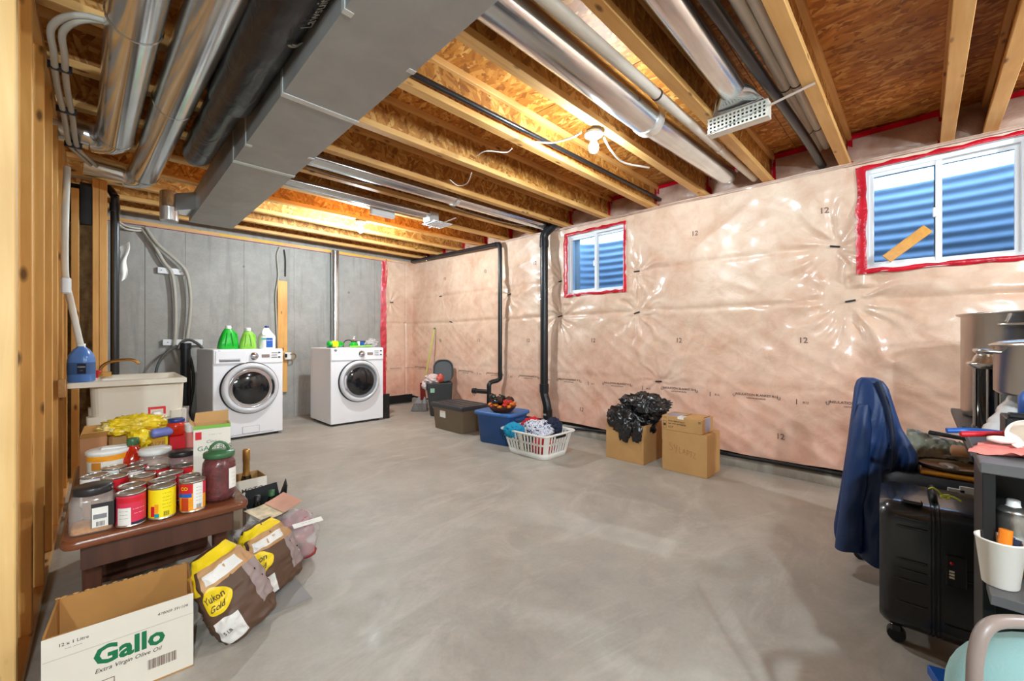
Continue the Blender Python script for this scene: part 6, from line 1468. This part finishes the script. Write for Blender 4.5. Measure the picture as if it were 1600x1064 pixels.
MB().lathe([(R+.010, Hh+.004), (R+.012, Hh+.007), (R*.92, Hh+.018), (R*.4, Hh+.03), (0, Hh+.032)], 56, caps=(False, False)).build('lid', M['steel'], t)
for s_ in (-1, 1): MB().tube(catmull([(-.06, s_*R*.93, Hh-.018), (-.055, s_*(R+.035), Hh-.014), (.055, s_*(R+.035), Hh-.014), (.06, s_*R*.93, Hh-.018)], 5), .006, 8).build('loop_handle', M['steel'], t)
t = thing('pot_stand', 'black crate under the wide steel pot', 'crate', (2.13, -.36, PZ))
MB().box(-.10, .10, -.14, .12, 0, .165).build('crate_body', M['rubber'], t, bevel=.004)
t = thing('coffee_press', 'tall narrow glass and steel press before the stock pot', 'press', (2.42, -.178, PZ))
MB().lathe([(.040, 0), (.040, .012), (.036, .016), (.0355, .24), (.037, .255)], 26).build('body', M['door_glass'], t)
MB().lathe([(.041, .235), (.055, .252), (.053, .258), (.040, .262), (.032, .285), (.028, .287), (.028, .295), (.034, .298), (.03, .31), (0, .312)], 30).build('steel_lid', M['steel'], t)
m = MB()
for a in (2.2, 3.1, 4.1): m.tube([(.0375*math.cos(a), .0375*math.sin(a), .01), (.0375*math.cos(a), .0375*math.sin(a), .245)], .003, 6)
m.build('steel_frame', M['steel'], t)['kind'] = 'stuff'
tag(MB().tube(catmull([(2.03, -.15, PZ+.03), (2.08, -.19, PZ+.06), (2.14, -.235, PZ+.11), (2.18, -.27, PZ+.15)], 6), [.028]*3+[.034]*3+[.042]*4+[.05]*4+[.054]*4+[.045], 16).build('wrapped_bundle', simple('white film over something', C(206, 202, 200), .25, coat=.5, bump=.6, bs=26)), 'bundle wrapped in crumpled white plastic below the pots', 'bundle')
t = thing('frying_pan', 'black frying pan handle pointing left under the wrapped bundle', 'pan', (1.98, -.22, PZ))
MB().lathe([(.08, 0), (.10, .03), (.104, .032), (.098, .03), (.078, .005), (0, .005)], 36).build('pan', M['rubber'], t)
MB().tube([(-.02, .09, .025), (.02, .20, .030)], [.009, .011], 10, flat=(.7, 1.2)).build('handle', M['rubber'], t)
t = thing('frying_pan', 'second black pan in front, its flat handle along the desk edge', 'pan', (1.90, -.33, KT+.02 if False else PZ+.036))
MB().lathe([(.07, 0), (.09, .03), (.094, .032), (.088, .03), (.068, .005), (0, .005)], 36).build('pan', M['rubber'], t)
MB().tube([(-.0, .085, .03), (.01, .24, .03)], [.010, .013], 10, flat=(.7, 1.3)).build('handle', M['rubber'], t)
tag(MB().lathe([(.012, -.05), (.02, -.045), (.022, .05), (.014, .06), (.013, .085)], 16, M=Matrix.Translation((2.22, -.125, PT-.06)) @ Matrix.Rotation(PI/2, 4, 'X')).build('knife_handle', M['lab_brown']), 'brown handled tool sticking out under the table edge', 'tool')
# teal armchair in the corner of the view
t = thing('armchair', 'pale teal upholstered chair with a taupe tube arm, bottom right', 'chair', (1.14, -.31, 0))
MB().stack([(.30, rrect(.28, .42, .10, 8, -.04)), (.315, rrect(.30, .46, .11, 8, -.04)), (.38, rrect(.31, .47, .11, 8, -.04)), (.41, rrect(.28, .44, .10, 8, -.04))], 0, True).build('seat', M['teal'], t)
pan = [(y, z) for y, z in rrect(.56, .50, .15, 10, 0, .335)]
MB().loft([[(x, y*k, .335+(z-.335)*k) for y, z in pan] for x, k in ((-.10, .86), (-.085, .95), (-.06, 1), (-.01, 1), (.02, .95), (.035, .86))]).build('backrest', M['teal'], t)
for s_ in (1, -1):
    yb = .252 if s_ > 0 else -.26
    MB().tube(catmull([(-.185, yb, .02), (-.180, yb, .30), (-.176, yb, .53), (-.17, yb-.004, .60), (-.152, yb-.018*s_, .632), (-.115, yb-.05*s_, .635), (-.06, yb-.10*s_, .622), (.0, yb-.13*s_, .60), (.02, yb-.135*s_, .45)], 7), .0085, 14, flat=(1.0, 1.15)).build('arm', M['taupe_frame'], t)
for sx in (-.13, .07):
    for sy in (-.18, .15): MB().tube([(sx, sy, 0), (sx*.9, sy*.9, .31)], .012, 10).build('leg', M['taupe_frame'], t)
t = thing('packet', 'small blue and orange packet on the floor by the teal chair', 'packet', (1.86, -.045, .001), .3)
MB().box(-.04, .04, -.022, .022, 0, .03).build('packet_body', M['blue'], t, bevel=.003); MB().box(-.0405, .0405, -.0225, .0, .008, .022).build('orange_band', M['orange'], t);
